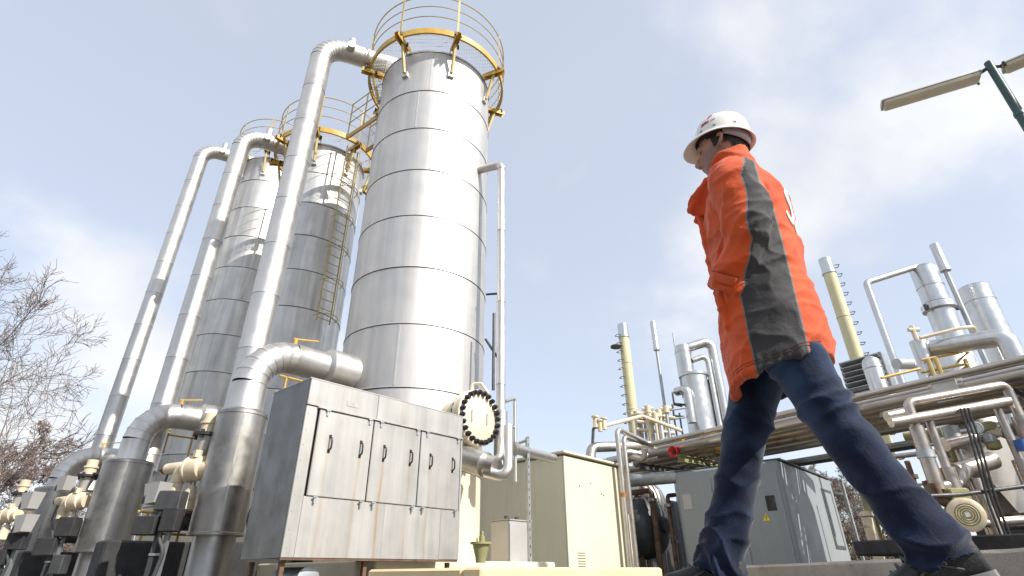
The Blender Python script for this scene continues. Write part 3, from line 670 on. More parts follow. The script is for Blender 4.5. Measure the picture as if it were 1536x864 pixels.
# tower plinth, olive pump
t = MB(); q = C1 - BX * .2; t.box((q.x, q.y, .10), (3.9, 3.7, .32), AX, bev=.02); t.build('tower_plinth', 'cream', None, 30, label='low cream concrete plinth under the largest tower', cat='plinth')
vs_ = .64; o = at(721, 838, 8.55); t = thing('olive_valve', o, 'small olive green cup shaped valve body on the tower plinth', 'valve')
m = MB(); m.lathe([(.11, -.08), (.12, .02), (.17, .20), (.19, .30)], o, 20, caps=False); [v.__iadd__((o - v) * (1 - vs_)) for v in m.v]; m.build('cup', 'olive', t)
m = MB(); m.lathe([(.02, .29), (.24, .29), (.24, .335), (.02, .345)], o, 20, caps=False); [v.__iadd__((o - v) * (1 - vs_)) for v in m.v]; m.build('flange', 'olive', t)
m = MB(); m.cyl(o + UP * .34 + AX * .03, o + UP * .46 + AX * .03, .065, 12); m.cyl(o + UP * .46 + AX * .03, o + UP * .56 + AX * .03, .04, 12); [v.__iadd__((o - v) * (1 - vs_)) for v in m.v]; m.build('stem', 'olive', t)
m = MB(); m.cyl(o + UP * .34 - AX * .12, o + UP * .42 - AX * .12, .022, 8); [v.__iadd__((o - v) * (1 - vs_)) for v in m.v]; m.build('bleed_plug', 'olive', t)
m = MB(); m.add([o + AX * .14 + UP * .28 - BX * .012, o + AX * .26 + UP * .28 - BX * .012, o + AX * .13 - UP * .06 - BX * .012, o + AX * .14 + UP * .28 + BX * .012, o + AX * .26 + UP * .28 + BX * .012, o + AX * .13 - UP * .06 + BX * .012], [(0, 1, 2), (3, 5, 4), (0, 3, 4, 1), (1, 4, 5, 2), (2, 5, 3, 0)]); [v.__iadd__((o - v) * (1 - vs_)) for v in m.v]; m.build('gusset', 'olive', t, 0)
# low cream wall
o = at(722, 850.5, 5.2); WZ = o.z; Kw = Vector((o.x, o.y, 0)); wa = solve(Kw, AX, 993, 850); wb = solve(Kw, BX, 573, 855)
t = thing('low_wall', (Kw.x, Kw.y, -.06), 'low cream painted wall with rounded coping along the bottom edge', 'wall')
m = MB(); m.box(Kw + AX * wa / 2 + BX * .12 + UP * (WZ / 2 - .035), (wa, .24, WZ + .07), AX, bev=.02); m.build('wall_run', 'wall_cream', t, 30)
m = MB(); m.box(Kw + AX * .12 + BX * (.245 + wb / 2) + UP * (WZ / 2 - .036), (.24, wb, WZ + .066), AX, bev=.02); m.build('wall_run', 'wall_cream', t, 30)

# ------------------------------------------------------------------ concrete kerb behind the walker
ka = at(1030, 852.5, 8.0); kb = at(1452, 833, 4.15); kc = at(1456, 826, 4.1); kd = at(1700, 812, 3.2)
def kerb(a, b, label, w_=.42):
    d = (b - a); d.z = 0; d.normalize(); s = UP.cross(d); s = s if s.y > 0 else -s; m = MB(); n = 24; rings = []
    for i in range(n + 1):
        p_ = a.lerp(b, i / n); j = lambda k: .006 * noise.noise((p_.x * 5, p_.y * 5, k))
        rings.append([Vector((p_.x, p_.y, -.06)) + s * j(1), p_ - UP * (.022 + j(2)) + s * j(3), p_ + s * (.022 + j(4)) + UP * j(5), p_ + s * w_ + UP * j(6), Vector((p_.x, p_.y, -.06)) + s * w_])
    m.loft(rings); return m.build('concrete_kerb', 'concrete', None, 30, label=label, cat='kerb', group='concrete kerb blocks behind the walker')
kerb(ka, kb, 'long weathered concrete kerb block behind the walking man')
kerb(kc, kd, 'taller concrete kerb block at the bottom right corner')

# ------------------------------------------------------------------ pipe rack
RZ = 3.10
q0 = atz(1107, 635, RZ + .30); q1 = atz(1536, 536, RZ + .30); q0.z = q1.z = RZ
DK = (q0 - q1).normalized(); NK = Vector((-DK.y, DK.x, 0)); NK = NK if NK.y > 0 else -NK
def KP(s, n, z): return q0 + DK * s + NK * n + UP * (z - RZ)
def rack_s(px, py, n):
    o = KP(0, n, 0); return solve(o, DK, px, py)
S_R = rack_s(1536, 540, 0) - 5.0
rk = thing('pipe_rack', KP(0, 1.2, -.06), 'elevated rack of long brown pipes crossing behind the walking man', 'pipe rack')
kx = rack_s(974, 659, 0)
rows = [(0., .22, .062, 'rack_pipe_bright', kx), (.22, -.04, .135, 'rack_pipe_bright', rack_s(905, 690, .22)), (.40, .26, .05, 'rack_pipe', kx + .2), (.62, -.02, .075, 'rack_pipe', kx + .25), (.86, -.09, .10, 'rack_pipe', kx + 1.4), (1.12, -.05, .06, 'rack_pipe', kx + 1.6), (1.38, -.13, .11, 'rack_pipe', kx + 2.2), (1.68, -.07, .07, 'rack_pipe', kx + 2.4), (1.95, -.15, .11, 'rack_pipe_bright', kx + 2.8), (2.22, -.08, .06, 'rack_pipe', kx + 2.8), (2.46, -.12, .09, 'rack_pipe', kx + 2.8)]
for n_, dz, r, mt, send in rows:
    s = S_R
    while s < send - .01:
        e = min(s + 3.9, send); a, b = KP(s, n_, RZ + r + dz), KP(e, n_, RZ + r + dz); d = (b - a).normalized()
        m = MB(); m.lathe([(r - .01, 0), (r + .003, 0), (r + .003, .02), (r, .026), (r, (b - a).length - .002), (r - .01, (b - a).length)], a, 16, d, caps=False); m.build('pipe', mt, rk); s = e
posts = []
for px in (1297, 1068):
    s = rack_s(px, 740, 1.25); posts.append(s)
    for n_ in (1.25,):
        m = MB(); o = KP(s, n_, 0)
        for k in (-1, 1): m.box((o.x + NK.x * .075 * k, o.y + NK.y * .075 * k, RZ / 2 - .23), (.15, .014, RZ - .34), DK)
        m.box((o.x, o.y, RZ / 2 - .23), (.012, .136, RZ - .34), DK); m.build('post', 'olive', rk, 0)
for s in posts + [posts[0] - 3.4, kx + .5]:
    m = MB()
    for k in (-1, 1): m.box(KP(s, 1.25, RZ - .26 + .085 * k), (.14, 2.5, .014), DK)
    m.box(KP(s, 1.25, RZ - .26), (.012, 2.5, .156), DK); m.build('cross_beam', 'olive' if s in posts else 'darkgrey', rk, 0)
for n_, z in ((2.6, RZ - .42), (-.02, RZ - .16)):
    e_ = kx + 1.2 if n_ > 1 else kx - .5
    if n_ < 1: continue
    m = MB(); m.box(KP((S_R + e_) / 2, n_, z), (e_ - S_R, .10, .16), DK); m.build('long_beam', 'darkgrey', rk, 0)
for n_, z in ((1.9, RZ - .46), (2.2, RZ - .44)):
    m = MB(); m.cyl(KP(S_R, n_, z), KP(kx + .6, n_, z), .045, 12); m.build('under_pipe', 'galv', rk)
s = rack_s(1428, 580, .52); m = MB()
m.lathe([(.137, -.30), (.15, -.28), (.15, .28), (.137, .30)], KP(s, .22, RZ + .095), 24, DK, caps=False); m.build('pipe_saddle', 'rack_pipe_bright', rk)
m = MB(); m.box(KP(s, .075, RZ + .03), (.42, .03, .40), DK, bev=.012); m.build('saddle_plate', 'rack_pipe_bright', rk, 30)
s = rack_s(1075, 650, .3); m = MB(); m.lathe([(.066, 0), (.066, .55)], KP(s, .40, RZ + .31), 16, DK, caps=False); m.build('yellow_band', 'yellow', rk)
m = MB(); m.lathe([(.105, 0), (.105, .45)], KP(s, .86, RZ + .01), 16, DK, caps=False); m.build('yellow_band', 'yellow', rk)
# twin pipes leaving the rack and dropping down the shed front
sh_t = solve(SK, AX, 916, 680); 
for i, (px, py, off, pr) in enumerate(((915, 643, -.30, .072), (923, 655, -.42, .066))):
    k0 = KP(kx + .2 * i, (0, .40)[i], RZ + (.282, .31)[i])
    a = solve(SK, AX, px + 4, 690); Lp = SP(a, -.22 - .02 * i, 0); Lp.z = at(px, py, Lp.y).z
    t = thing('down_pipe', (Lp.x, Lp.y, -.06), ('left', 'right')[i] + ' one of the twin metal pipes running down the shed front', 'pipe', 'twin pipes down the shed front')
    pts = run([k0 - DK * .5, k0, Lp, Vector((Lp.x, Lp.y, -.06))], .16)
    m = MB(); m.tube(pts[:9], pr, 14); m.build('rack_bend', 'rack_pipe_bright', t)
    m = MB(); m.tube(pts[8:], pr, 14); m.build('drop', 'rack_pipe_bright', t)
    if i == 0:
        zb_ = at(920, 746, Lp.y).z; m = MB(); m.lathe([(pr + .003, 0), (pr + .003, .11)], (Lp.x, Lp.y, zb_), 14, caps=False); m.build('rust_band', 'rust_band', t)
o = at(932, 680, 15.6); t = thing('corner_pipe', (o.x, o.y, 2), 'short metal pipe elbowing down behind the shed roof edge', 'pipe')
m = MB(); m.tube(run([at(970, 684, 15.4), at(932, 676, 15.3), Vector((at(932, 676, 15.3).x, 15.3, 1.5))], .2), .10, 14); m.build('pipe', 'rack_pipe_bright', t)
m = MB(); m.tube(run([at(932, 680, 15.5), at(966, 690, 15.2), at(967, 672, 15.1)], .12), .085, 12); m.build('branch', 'rack_pipe_bright', t)
o = at(887, 672, 16.5); t = thing('header_pipe', (o.x, o.y, 2), 'pale header pipe with a capped bend behind the shed roof', 'pipe')
m = MB(); m.tube(run([at(975, 668, 17.5), at(887, 671, 16.5), at(885, 700, 16.4)], .25), .15, 14); m.build('pipe', 'rack_pipe_bright', t)
m = MB(); m.tube([at(880, 700, 16.2), at(1000, 676, 19)], .045, 8); m.build('side_conduit', 'darkgrey', t)
# thin beige conduit with valves above the shed
o = at(890, 640, 16); t = thing('gas_line', (o.x, o.y, 2), 'thin beige gas line with small valves above the shed roof', 'pipe')
m = MB(); m.tube(run([at(889, 665, 16), at(890, 640, 16), at(905, 642, 16)], .1), .045, 8); m.build('upright', 'darkgrey', t)
m = MB(); m.tube(run([at(893, 636, 16), at(906, 639, 16), at(963, 624, 16.8), at(1022, 646, 17.2)], .15), .055, 8); m.build('line', 'valve_cream', t)
for px, py in ((893, 634), (900, 640), (906, 637)):
    q = at(px, py, 15.95); m = MB(); m.cyl(q - UP * .14, q + UP * .16, .07, 8); m.cyl(q + UP * .16, q + UP * .2, .11, 10); m.build('valve', 'valve_cream', t)
# manifold of small valves
o = at(972, 640, 19); t = thing('valve_manifold', (o.x, o.y, 2), 'cluster of small beige valves and uprights on the rack left of the column', 'valve')
rnd = random.Random(5)
for k in range(9):
    px = 955 + k * 5.5; py = 622 + rnd.uniform(-7, 6); q = at(px, py, 19 + rnd.uniform(-.5, .5))
    m = MB(); m.cyl((q.x, q.y, 3.0), q, .05 + .05 * (k % 3 == 0), 8); m.build('upright', 'valve_cream' if k % 2 else 'galv', t)
    m = MB(); m.cyl(q - UP * .1, q + UP * .15, .12, 10); m.cyl(q + Vector((-.2, 0, .05)), q + Vector((.2, 0, .05)), .07, 8); m.build('valve', 'valve_cream', t)
for z0, z1 in ((620, 627), (632, 640), (644, 650)):
    m = MB(); m.cyl(at(955, z0, 19), at(1012, z1, 19), .06, 8); m.build('header', 'valve_cream', t)
# railing by the column
o = at(1008, 630, 19.5); t = thing('service_railing', (o.x, o.y, 2), 'dark service railing on the rack between vent pole and column', 'railing')
for k in range(4):
    q = at(992 + 9 * k, 615 + 1.5 * k, 19.5); m = MB(); m.cyl((q.x, q.y, 3), q, .035, 6); m.build('post', 'darkgrey', t)
for k in (0, 14): 
    m = MB(); m.cyl(at(985, 618 + k, 19.5), at(1028, 612 + k, 19.5), .035, 6); m.build('rail', 'galv', t)
# siren and tag on the rack edge
o = KP(rack_s(1012, 678, .1) , .1, 0); o.z = at(1012, 678, o.y).z
t = thing('siren', o, 'red horn siren hanging below the rack edge', 'siren')
d = Vector((-.75, -.62, -.05)).normalized()
m = MB(); m.lathe([(.02, -.20), (.07, -.19), (.08, -.05), (.10, .0), (.15, .08), (.155, .10), (.135, .10), (.08, .02), (.05, .0), (.01, -.01)], o, 24, d, caps=False); m.build('horn', 'red', t)
m = MB(); m.lathe([(.01, .03), (.05, .05), (.03, .07), (.01, .075)], o, 16, d, caps=False); m.build('plug', 'dark', t)
m = MB(); m.box(o - d * .1 + UP * .17, (.05, .05, .26)); m.build('mount', 'darkgrey', t, 0)
o = at(1026, 663, o.y + .05); t = thing('warning_beacon', o, 'small yellow beacon with black cap beside the red siren', 'beacon')
m = MB(); m.cyl(o - UP * .08, o + UP * .10, .065, 14); m.build('lens', 'yellow_sign', t)
m = MB(); m.cyl(o + UP * .10, o + UP * .16, .075, 14); m.cyl(o + UP * .16, o + UP * .24, .03, 8); m.build('cap', 'dark', t)
# tangle of small lines under the rack
t = thing('tubing_tangle', KP(rack_s(1050, 690, .9), .9, RZ - .35), 'tangle of thin dark tubing under the rack right of the siren', 'tubing')
for k in range(10):
    a = KP(rack_s(1035 + 6 * k, 680, .9), .7 + .03 * k, RZ - .08 - rnd.uniform(0, .1)); b = a + DK * rnd.uniform(-.6, -.1) - UP * rnd.uniform(.15, .45); c = b - DK * rnd.uniform(.2, .5)
    m = MB(); m.tube(run([a, b, c], .05), .014, 5); m.build('tube', ('dark', 'galv', 'rusty')[k % 3], t)

# ------------------------------------------------------------------ kiosk under the rack
k0 = at(1167, 689, 13.6); KH = k0.z; KK = Vector((k0.x, k0.y, 0)); ka_ = solve(KK, AX, 1241, 706); kb_ = solve(KK, BX, 1013, 724)
t = thing('kiosk', (KK.x, KK.y, -.06), 'grey metal kiosk with flat roof under the pipe rack', 'kiosk')
def QP(a, b, z): return KK + AX * a + BX * b + UP * z
m = MB(); m.box(QP(ka_ / 2, kb_ / 2, KH / 2 - .03), (ka_, kb_, KH + .06), AX, bev=.05); m.build('body', 'kiosk', t, 30)
m = MB(); m.box(QP(ka_ / 2 + .02, kb_ / 2, KH + .025), (ka_ - .1, kb_ + .04, .04), AX); m.build('roof', 'darkgrey', t, 0)
d_ = MB(); d_.box(QP(ka_ * .82, -.008, KH * .55), (ka_ * .22, .02, KH * .62), AX, bev=.004); dd_ = d_.build('window', 'darkgrey', t, 30)
m = MB(); m.box(QP(ka_ * .82, -.020, KH * .55), (ka_ * .16, .008, KH * .55), AX); m.build('pane', 'kiosk', dd_, 0)
f_ = solve(KK, BX, 1105, 770)
for b0, b1 in ((.10, f_ * .85), (f_ * .88, kb_ * .62), (kb_ * .64, kb_ - .08)):
    m = MB(); m.box(QP(-.008, (b0 + b1) / 2, KH * .48), (.02, b1 - b0, KH * .84), AX, bev=.004); dr = m.build('door', 'kiosk', t, 30)
    for z in (.2, .5, .8):
        m = MB(); m.cyl(QP(-.024, b0 + .02, KH * z - .06), QP(-.024, b0 + .02, KH * z + .06), .014, 8); m.build('hinge', 'galv', dr)
b = solve(KK, BX, 1157, 755); m = MB(); m.box(QP(-.022, b, at(1157, 755, 13.9).z), (.012, .22, .34), AX, bev=.004); m.build('vision_panel', 'glass_dark', t)
b = solve(KK, BX, 1032, 755); m = MB(); m.box(QP(-.022, b, at(1032, 755, 15.6).z), (.01, .24, .36), AX); m.build('notice', 'box_grey', t, 0)
b = solve(KK, BX, 1150, 776); z = at(1150, 776, 13.9).z; m = MB(); m.add([QP(-.024, b - .09, z - .07), QP(-.024, b + .09, z - .07), QP(-.024, b, z + .09), QP(-.019, b - .09, z - .07), QP(-.019, b + .09, z - .07), QP(-.019, b, z + .09)], [(0, 1, 2), (3, 5, 4), (0, 3, 4, 1), (1, 4, 5, 2), (2, 5, 3, 0)]); w_ = m.build('warning_triangle', 'yellow_sign', t, 0)
m = MB(); m.tube([QP(-.026, b + .01, z + .055), QP(-.026, b - .015, z + .005), QP(-.026, b + .015, z), QP(-.026, b, z - .045)], .006, 4); m.build('flash_mark', 'dark', w_, 0)
m = MB(); o = QP(-.1, 0, 0)
m.cyl(QP(ka_ + .05, .1, KH * .85), QP(ka_ + 2.2, .2, KH * .92), .055, 10); m.build('conduit', 'darkgrey', t)
# switch on the far post
o = KP(posts[1], 1.02, 0); o.z = at(1060, 757, o.y).z; t = thing('switch_box', o, 'small blue switch box on the olive rack post', 'switch')
m = MB(); m.box(o, (.22, .14, .26), DK, bev=.02); m.build('housing', 'blue', t, 30)
m = MB(); m.cyl(o - NK * .07, o - NK * .12, .05, 14); m.build('knob', 'dark', t)
m = MB(); m.tube(run([o + UP * .13 - DK * .12, o + UP * .3 - DK * .14, o + UP * 1.2 - DK * .13], .08), .018, 6); m.build('cable', 'darkgrey', t)
m = MB(); m.box(o - DK * .15, (.06, .05, .12), DK); m.build('gland', 'galv', t, 0)

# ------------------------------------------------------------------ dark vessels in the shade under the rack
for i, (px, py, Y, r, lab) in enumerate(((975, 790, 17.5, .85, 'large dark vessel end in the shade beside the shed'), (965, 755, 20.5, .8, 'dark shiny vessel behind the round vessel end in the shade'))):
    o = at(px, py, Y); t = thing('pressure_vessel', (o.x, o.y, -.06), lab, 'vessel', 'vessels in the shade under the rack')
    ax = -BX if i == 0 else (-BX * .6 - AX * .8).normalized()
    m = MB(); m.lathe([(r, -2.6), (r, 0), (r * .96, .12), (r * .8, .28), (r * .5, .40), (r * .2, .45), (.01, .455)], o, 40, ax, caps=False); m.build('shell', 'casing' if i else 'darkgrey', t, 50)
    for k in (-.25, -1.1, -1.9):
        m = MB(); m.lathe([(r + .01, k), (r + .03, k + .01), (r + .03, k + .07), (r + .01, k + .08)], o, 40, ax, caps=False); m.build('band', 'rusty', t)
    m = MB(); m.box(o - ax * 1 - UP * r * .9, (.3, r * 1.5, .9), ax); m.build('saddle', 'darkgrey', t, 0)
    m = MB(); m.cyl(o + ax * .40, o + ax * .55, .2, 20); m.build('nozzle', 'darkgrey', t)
o = at(958, 700, 19); t = thing('cross_duct', o, 'grey horizontal duct under the rack left of the kiosk', 'duct')
m = MB(); m.cyl(at(938, 722, 16.6), at(1052, 712, 15.4), .17, 18); m.build('duct', 'galv', t)
m = MB(); m.lathe([(.18, 0), (.2, .01), (.2, .06), (.18, .07)], at(1046, 712.5, 15.45), 18, (at(1052, 712, 15.4) - at(938, 722, 16.6)), caps=False); m.build('collar', 'galv', t)
rnd = random.Random(11)
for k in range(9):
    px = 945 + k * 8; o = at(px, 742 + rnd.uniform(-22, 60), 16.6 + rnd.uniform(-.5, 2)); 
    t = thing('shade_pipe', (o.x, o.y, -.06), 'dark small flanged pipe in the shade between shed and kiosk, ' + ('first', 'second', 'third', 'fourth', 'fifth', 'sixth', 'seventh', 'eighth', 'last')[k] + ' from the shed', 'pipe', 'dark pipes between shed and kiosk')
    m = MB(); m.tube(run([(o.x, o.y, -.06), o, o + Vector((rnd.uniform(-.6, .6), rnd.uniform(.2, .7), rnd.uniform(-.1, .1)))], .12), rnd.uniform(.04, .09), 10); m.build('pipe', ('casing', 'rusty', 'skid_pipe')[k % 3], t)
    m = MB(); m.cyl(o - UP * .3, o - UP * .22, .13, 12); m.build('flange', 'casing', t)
# back wall of equipment behind the shed gap
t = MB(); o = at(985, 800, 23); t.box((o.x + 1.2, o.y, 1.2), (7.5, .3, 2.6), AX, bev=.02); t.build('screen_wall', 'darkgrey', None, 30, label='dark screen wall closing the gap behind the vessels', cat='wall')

# ------------------------------------------------------------------ chimneys, vents and columns behind the rack
def vtop(px, py, Y): return at(px, py, Y)
def chimney(px, py, Y, r, label, side):
    o = vtop(px, py, Y); t = thing('chimney', (o.x, o.y, -.06), label, 'chimney', 'cream chimneys behind the rack')
    z = -.06; H = o.z; k = 0
    while z < H - .75:
        z2 = min(H - .7, z + 2.2); m = MB(); m.lathe([(r - .02, z), (r + .012, z), (r + .012, z + .05), (r, z + .06), (r, z2 - .01), (r - .02, z2)], (o.x, o.y, 0), 28, caps=False); m.build('stack_section', 'chimney', t, 35); z = z2
    m = MB(); m.lathe([(r * .98, H - .72), (r * 1.13, H - .70), (r * 1.13, H - .60), (r * 1.02, H - .58), (r * 1.02, H), (r * .88, H), (r * .88, H - .5)], (o.x, o.y, 0), 28, caps=False); m.build('cap', 'vessel', t, 35)
    d = Vector((side, -.35, 0)).normalized(); s = UP.cross(d); z = 3.
    while z < H - .3:
        m = MB(); q = Vector((o.x, o.y, z)) + d * r; m.tube([q - s * .13, q - s * .13 + d * .17, q + s * .13 + d * .17, q + s * .13], .017, 4); m.build('step_iron', 'darkgrey', t, 0); z += .42
    return t, o
t, o = chimney(933.5, 487, 24, .235, 'cream chimney with step irons rising behind the shed', -1)
m = MB(); q = at(925, 520, 24); m.cyl(q - UP * .03, q + UP * .03, .3, 12); m.build('rest_plate', 'darkgrey', t)
chimney(1237, 389, 19, .235, 'cream chimney rising behind the walking man\'s back', 1)
def vent(px, py, Y, r, ln, rp_, label):
    o = at(px, py, Y); t = thing('vent_pole', (o.x, o.y, -.06), label, 'vent', 'vent poles with silencers')
    m = MB(); m.lathe([(rp_, o.z - ln - .02), (r * 1.12, o.z - ln), (r * 1.12, o.z - ln + .08), (r, o.z - ln + .1), (r, o.z), (r * .7, o.z + .02), (.01, o.z + .03)], (o.x, o.y, 0), 20, caps=False); m.build('silencer', 'vessel', t, 40)
    m = MB(); m.cyl((o.x, o.y, -.06), (o.x, o.y, o.z - ln + .02), rp_, 12); m.build('pole', 'galv', t)
    return t, o
vent(979, 483, 22, .125, 1.35, .065, 'thin vent pole with pale silencer between the chimney and the column')
vent(1401, 367, 15, .135, 1.0, .075, 'vent pole with pale silencer standing by the right column')
# left column
Y = 21
o = at(1023, 520, Y); t = thing('process_column', (o.x, o.y, -.06), 'stepped metal column with goosenecks left of the walking man', 'column')
r = .33; zt = o.z; zm = at(1035, 566, Y).z
m = MB(); m.lathe([(r, zm), (r, zt - .3), (r + .015, zt - .29), (r + .015, zt - .26), (r, zt - .25), (r, zt), (r * .6, zt + .03), (.01, zt + .05)], (o.x, o.y, 0), 28, caps=False); m.build('upper_shell', 'vessel', t, 35)
o2 = at(1040, 566, Y); m = MB(); r2 = .52; m.lathe([(r2, 0), (r2, 4.2), (r2 + .015, 4.21), (r2 + .015, 4.25), (r2, 4.26), (r2, zm), (r2 + .05, zm), (r2 + .05, zm + .1), (r2 * .95, zm + .14), (.01, zm + .2)], (o2.x, o2.y, 0), 36, caps=False); m.build('lower_shell', 'vessel', t, 35)
a = at(1024, 524, Y - .1); b = at(1066, 511, Y - .1); pts = run([a, b, Vector((b.x, b.y, 3.6)), Vector((b.x + .6, b.y + .3, 3.6))], .28)
m = MB(); m.tube(pts, .19, 16); m.build('large_gooseneck', 'vessel', t)
a = at(1038, 541, Y - .2); b = at(1060, 533, Y - .2); m = MB(); m.tube(run([a, b, Vector((b.x, b.y, 3.))], .2), .11, 12); m.build('small_gooseneck', 'vessel', t)
for px, py, rr in ((1066, 573, .12), (1056, 580, .10)):
    q = at(px, py, Y); m = MB(); m.tube(run([q - Vector((.5, 0, 0)), q, Vector((q.x, q.y, 3))], .15), rr, 12); m.build('side_pipe', 'vessel', t)
q = at(1030, 583, Y - .6); m = MB(); m.tube(run([q + Vector((-.3, .4, 0)), q, Vector((q.x, q.y, at(1040, 640, Y).z))], .2), .17, 14); m.build('front_pipe', 'vessel', t)
for py in (588, 606):
    q = at(1022, py, Y - .6); m = MB(); m.tube(run([q + Vector((.1, .3, 0)), q - Vector((.35, 0, 0)), q - Vector((.35, 0, .45)), q + Vector((.1, .2, -.45))], .06), .04, 6); m.build('sight_loop', 'darkgrey', t)
q = at(1009, 500, Y); m = MB(); m.cyl((q.x, q.y, 6.2), q, .025, 6); m.build('lightning_rod', 'galv', t)
# right column group
Y = 15
o = at(1384, 404, Y); zt = o.z; t = thing('process_column', (o.x, o.y, -.06), 'slim metal column with wide gooseneck right of the walking man', 'column'); r = .36
zz_ = [3.2, 4.6, at(1400, 455, Y).z, at(1392, 432, Y).z, zt]
for i in range(4):
    m = MB(); m.lathe([(r - .02, zz_[i]), (r + .012, zz_[i]), (r + .012, zz_[i] + .04), (r, zz_[i] + .05), (r, zz_[i + 1] - .006), (r - .02, zz_[i + 1])], (o.x, o.y, 0), 28, caps=False); m.build('shell_ring', 'vessel', t, 35)
m = MB(); m.cyl((o.x, o.y, -.06), (o.x, o.y, 3.2), .3, 16); m.build('skirt', 'galv', t)
m = MB(); m.lathe([(r, zt), (r * .8, zt + .08), (.01, zt + .12)], (o.x, o.y, 0), 28, caps=False); m.build('dome', 'vessel', t)
zc = at(1402, 462, Y).z; m = MB(); m.lathe([(r + .01, zc - .12), (r + .09, zc - .08), (r + .09, zc + .10), (r + .01, zc + .12)], (o.x, o.y, 0), 28, caps=False); m.build('clamp_band', 'vessel', t, 30)
for k in (-1, 1):
    m = MB(); q = Vector((o.x + (r + .12) * k, o.y - .1, zc - .02)); m.cyl(q - UP * .09, q + UP * .09, .05, 8); m.build('clamp_bolt', 'darkgrey', t)
a = Vector((o.x, o.y, zt + .1)); b = at(1299, 424, Y - .4); m = MB(); m.tube(run([Vector((o.x, o.y, zt - .2)), a + UP * .05, b, Vector((b.x, b.y, 3.2))], .17), .095, 14); m.build('gooseneck', 'vessel', t)
q = at(1404, 414, Y + .4); m = MB(); m.tube(run([q + Vector((-.3, 0, 0)), q, Vector((q.x, q.y, 3.4))], .15), .13, 14); m.build('side_pipe', 'vessel', t)
m = MB(); q = at(1425, 461, Y); m.cyl(q - Vector((.45, 0, .05)), q + Vector((.1, 0, .05)), .06, 10); m.build('tie_pipe', 'vessel', t)
Y = 16.2
o = at(1460, 432, Y); t = thing('process_column', (o.x, o.y, -.06), 'stout metal column behind the vent pole at the right', 'column'); r = .44; zt = o.z
for z0, z1 in ((3, 5), (5, zt - .55), (zt - .55, zt)):
    m = MB(); m.lathe([(r - .02, z0), (r + .012, z0), (r + .012, z0 + .03), (r, z0 + .04), (r, z1 - .006), (r - .02, z1)], (o.x, o.y, 0), 32, caps=False); m.build('shell_ring', 'vessel', t, 35)
m = MB(); m.lathe([(r, zt), (r * .9, zt + .03), (.01, zt + .06)], (o.x, o.y, 0), 32, caps=False); m.build('dome', 'vessel', t)
m = MB(); m.cyl((o.x, o.y, -.06), (o.x, o.y, 3), .35, 16); m.build('skirt', 'galv', t)
q = at(1436, 448, Y - .3); m = MB(); m.tube(run([q + Vector((.2, .2, 0)), q, Vector((q.x, q.y, 4))], .1), .07, 10); m.build('side_pipe', 'vessel', t)
# large horizontal exchanger pipe in front of the columns
a = at(1393, 523, 11.6); b = at(1497, 507, 10.6); t = thing('header_pipe', a, 'thick pale header pipe with bend in front of the right columns', 'pipe')
d = (b - a).normalized(); m = MB(); m.cyl(a, b, .185, 24); m.build('pipe', 'vessel', t)
m = MB(); m.tube(run([b - d * .3, b + d * .12, b + d * .12 - UP * .9], .2), .19, 20); m.build('end_bend', 'vessel', t)
m = MB(); m.lathe([(.19, 0), (.24, .01), (.24, .06), (.19, .07)], a, 24, d, caps=False); m.build('flange', 'vessel', t)
q = at(1376, 512, 11.6); m = MB(); m.cyl(Vector((q.x, q.y, 3.5)), q, .17, 18); m.build('branch', 'vessel', t)
q = at(1372, 502, 11.5); m = MB(); m.cyl(q - UP * .15, q + UP * .22, .05, 8); m.cyl(q + Vector((-.1, 0, .12)), q + Vector((.14, 0, .12)), .05, 8); m.build('valve', 'valve_cream', t)
o = at(1420, 548, 12.4); t = thing('squat_vessel', (o.x, o.y, 3.2), 'squat metal vessel with yellow rails behind the rack edge', 'vessel')
m = MB(); m.lathe([(.62, 0), (.62, o.z + .1), (.55, o.z + .22), (.3, o.z + .32), (.01, o.z + .34)], (o.x, o.y, 0), 36, caps=False); m.build('shell', 'vessel', t)
for py in (534, 553):
    pts = [at(1330 + 5 * k, py + 16 - 2.1 * k, 11.3) for k in range(0, 8)]; 
    a = at(1382, py + 6, 11.4); b = at(1455, py - 8, 11.2); m = MB(); m.tube(run([a, b, b + Vector((.2, .6, 0))], .15), .028, 8); m.build('yellow_rail', 'yellow', t)
m = MB(); m.cyl(at(1322, 567, 11.2), at(1380, 553, 11.2), .03, 8); m.build('yellow_rail', 'yellow', t)
m = MB(); m.tube(run([at(1380, 507, 11.3), at(1440, 492, 11.1), at(1462, 490, 11.1), at(1464, 505, 11.2)], .08), .04, 8); m.build('beige_line', 'valve_cream', t)
for px, py in ((1394, 545), (1405, 543), (1450, 545)):
    q = at(px, py, 11.25); m = MB(); m.cyl(q - UP * .35, q + UP * .1, .045, 8); m.build('rail_stub', 'yellow_pale', t)
# louvred unit and small vent cylinders
o = at(1290, 552, 12.6); t = thing('louvre_unit', (o.x, o.y, 3.2), 'grey louvred unit behind the walking man\'s hip', 'louvre')
ax = (AX * .3 - DK).normalized(); c = at(1295, 560, 12.7)
m = MB(); m.box(c + NK * .2, (1.0, .3, .85), -DK); m.build('housing', 'galv', t, 0)
for k in range(6):
    m = MB(); m.box(c - NK * .02 + UP * (-.34 + .135 * k), (.92, .12, .025), -DK, az=(UP + NK * .6).normalized()); m.build('slat', 'galv', t, 0)
m = MB(); m.box(c + NK * .04, (.9, .02, .8), -DK); m.build('backing', 'dark', t, 0)
q = at(1305, 540, 11.6); t = thing('vent_cylinder', (q.x, q.y, 3), 'short round topped metal cylinder in front of the louvred unit', 'vent')
m = MB(); m.lathe([(.19, 3.0), (.19, q.z - .1), (.16, q.z), (.08, q.z + .07), (.01, q.z + .09)], (q.x, q.y, 0), 24, caps=False); m.build('shell', 'vessel', t, 50)
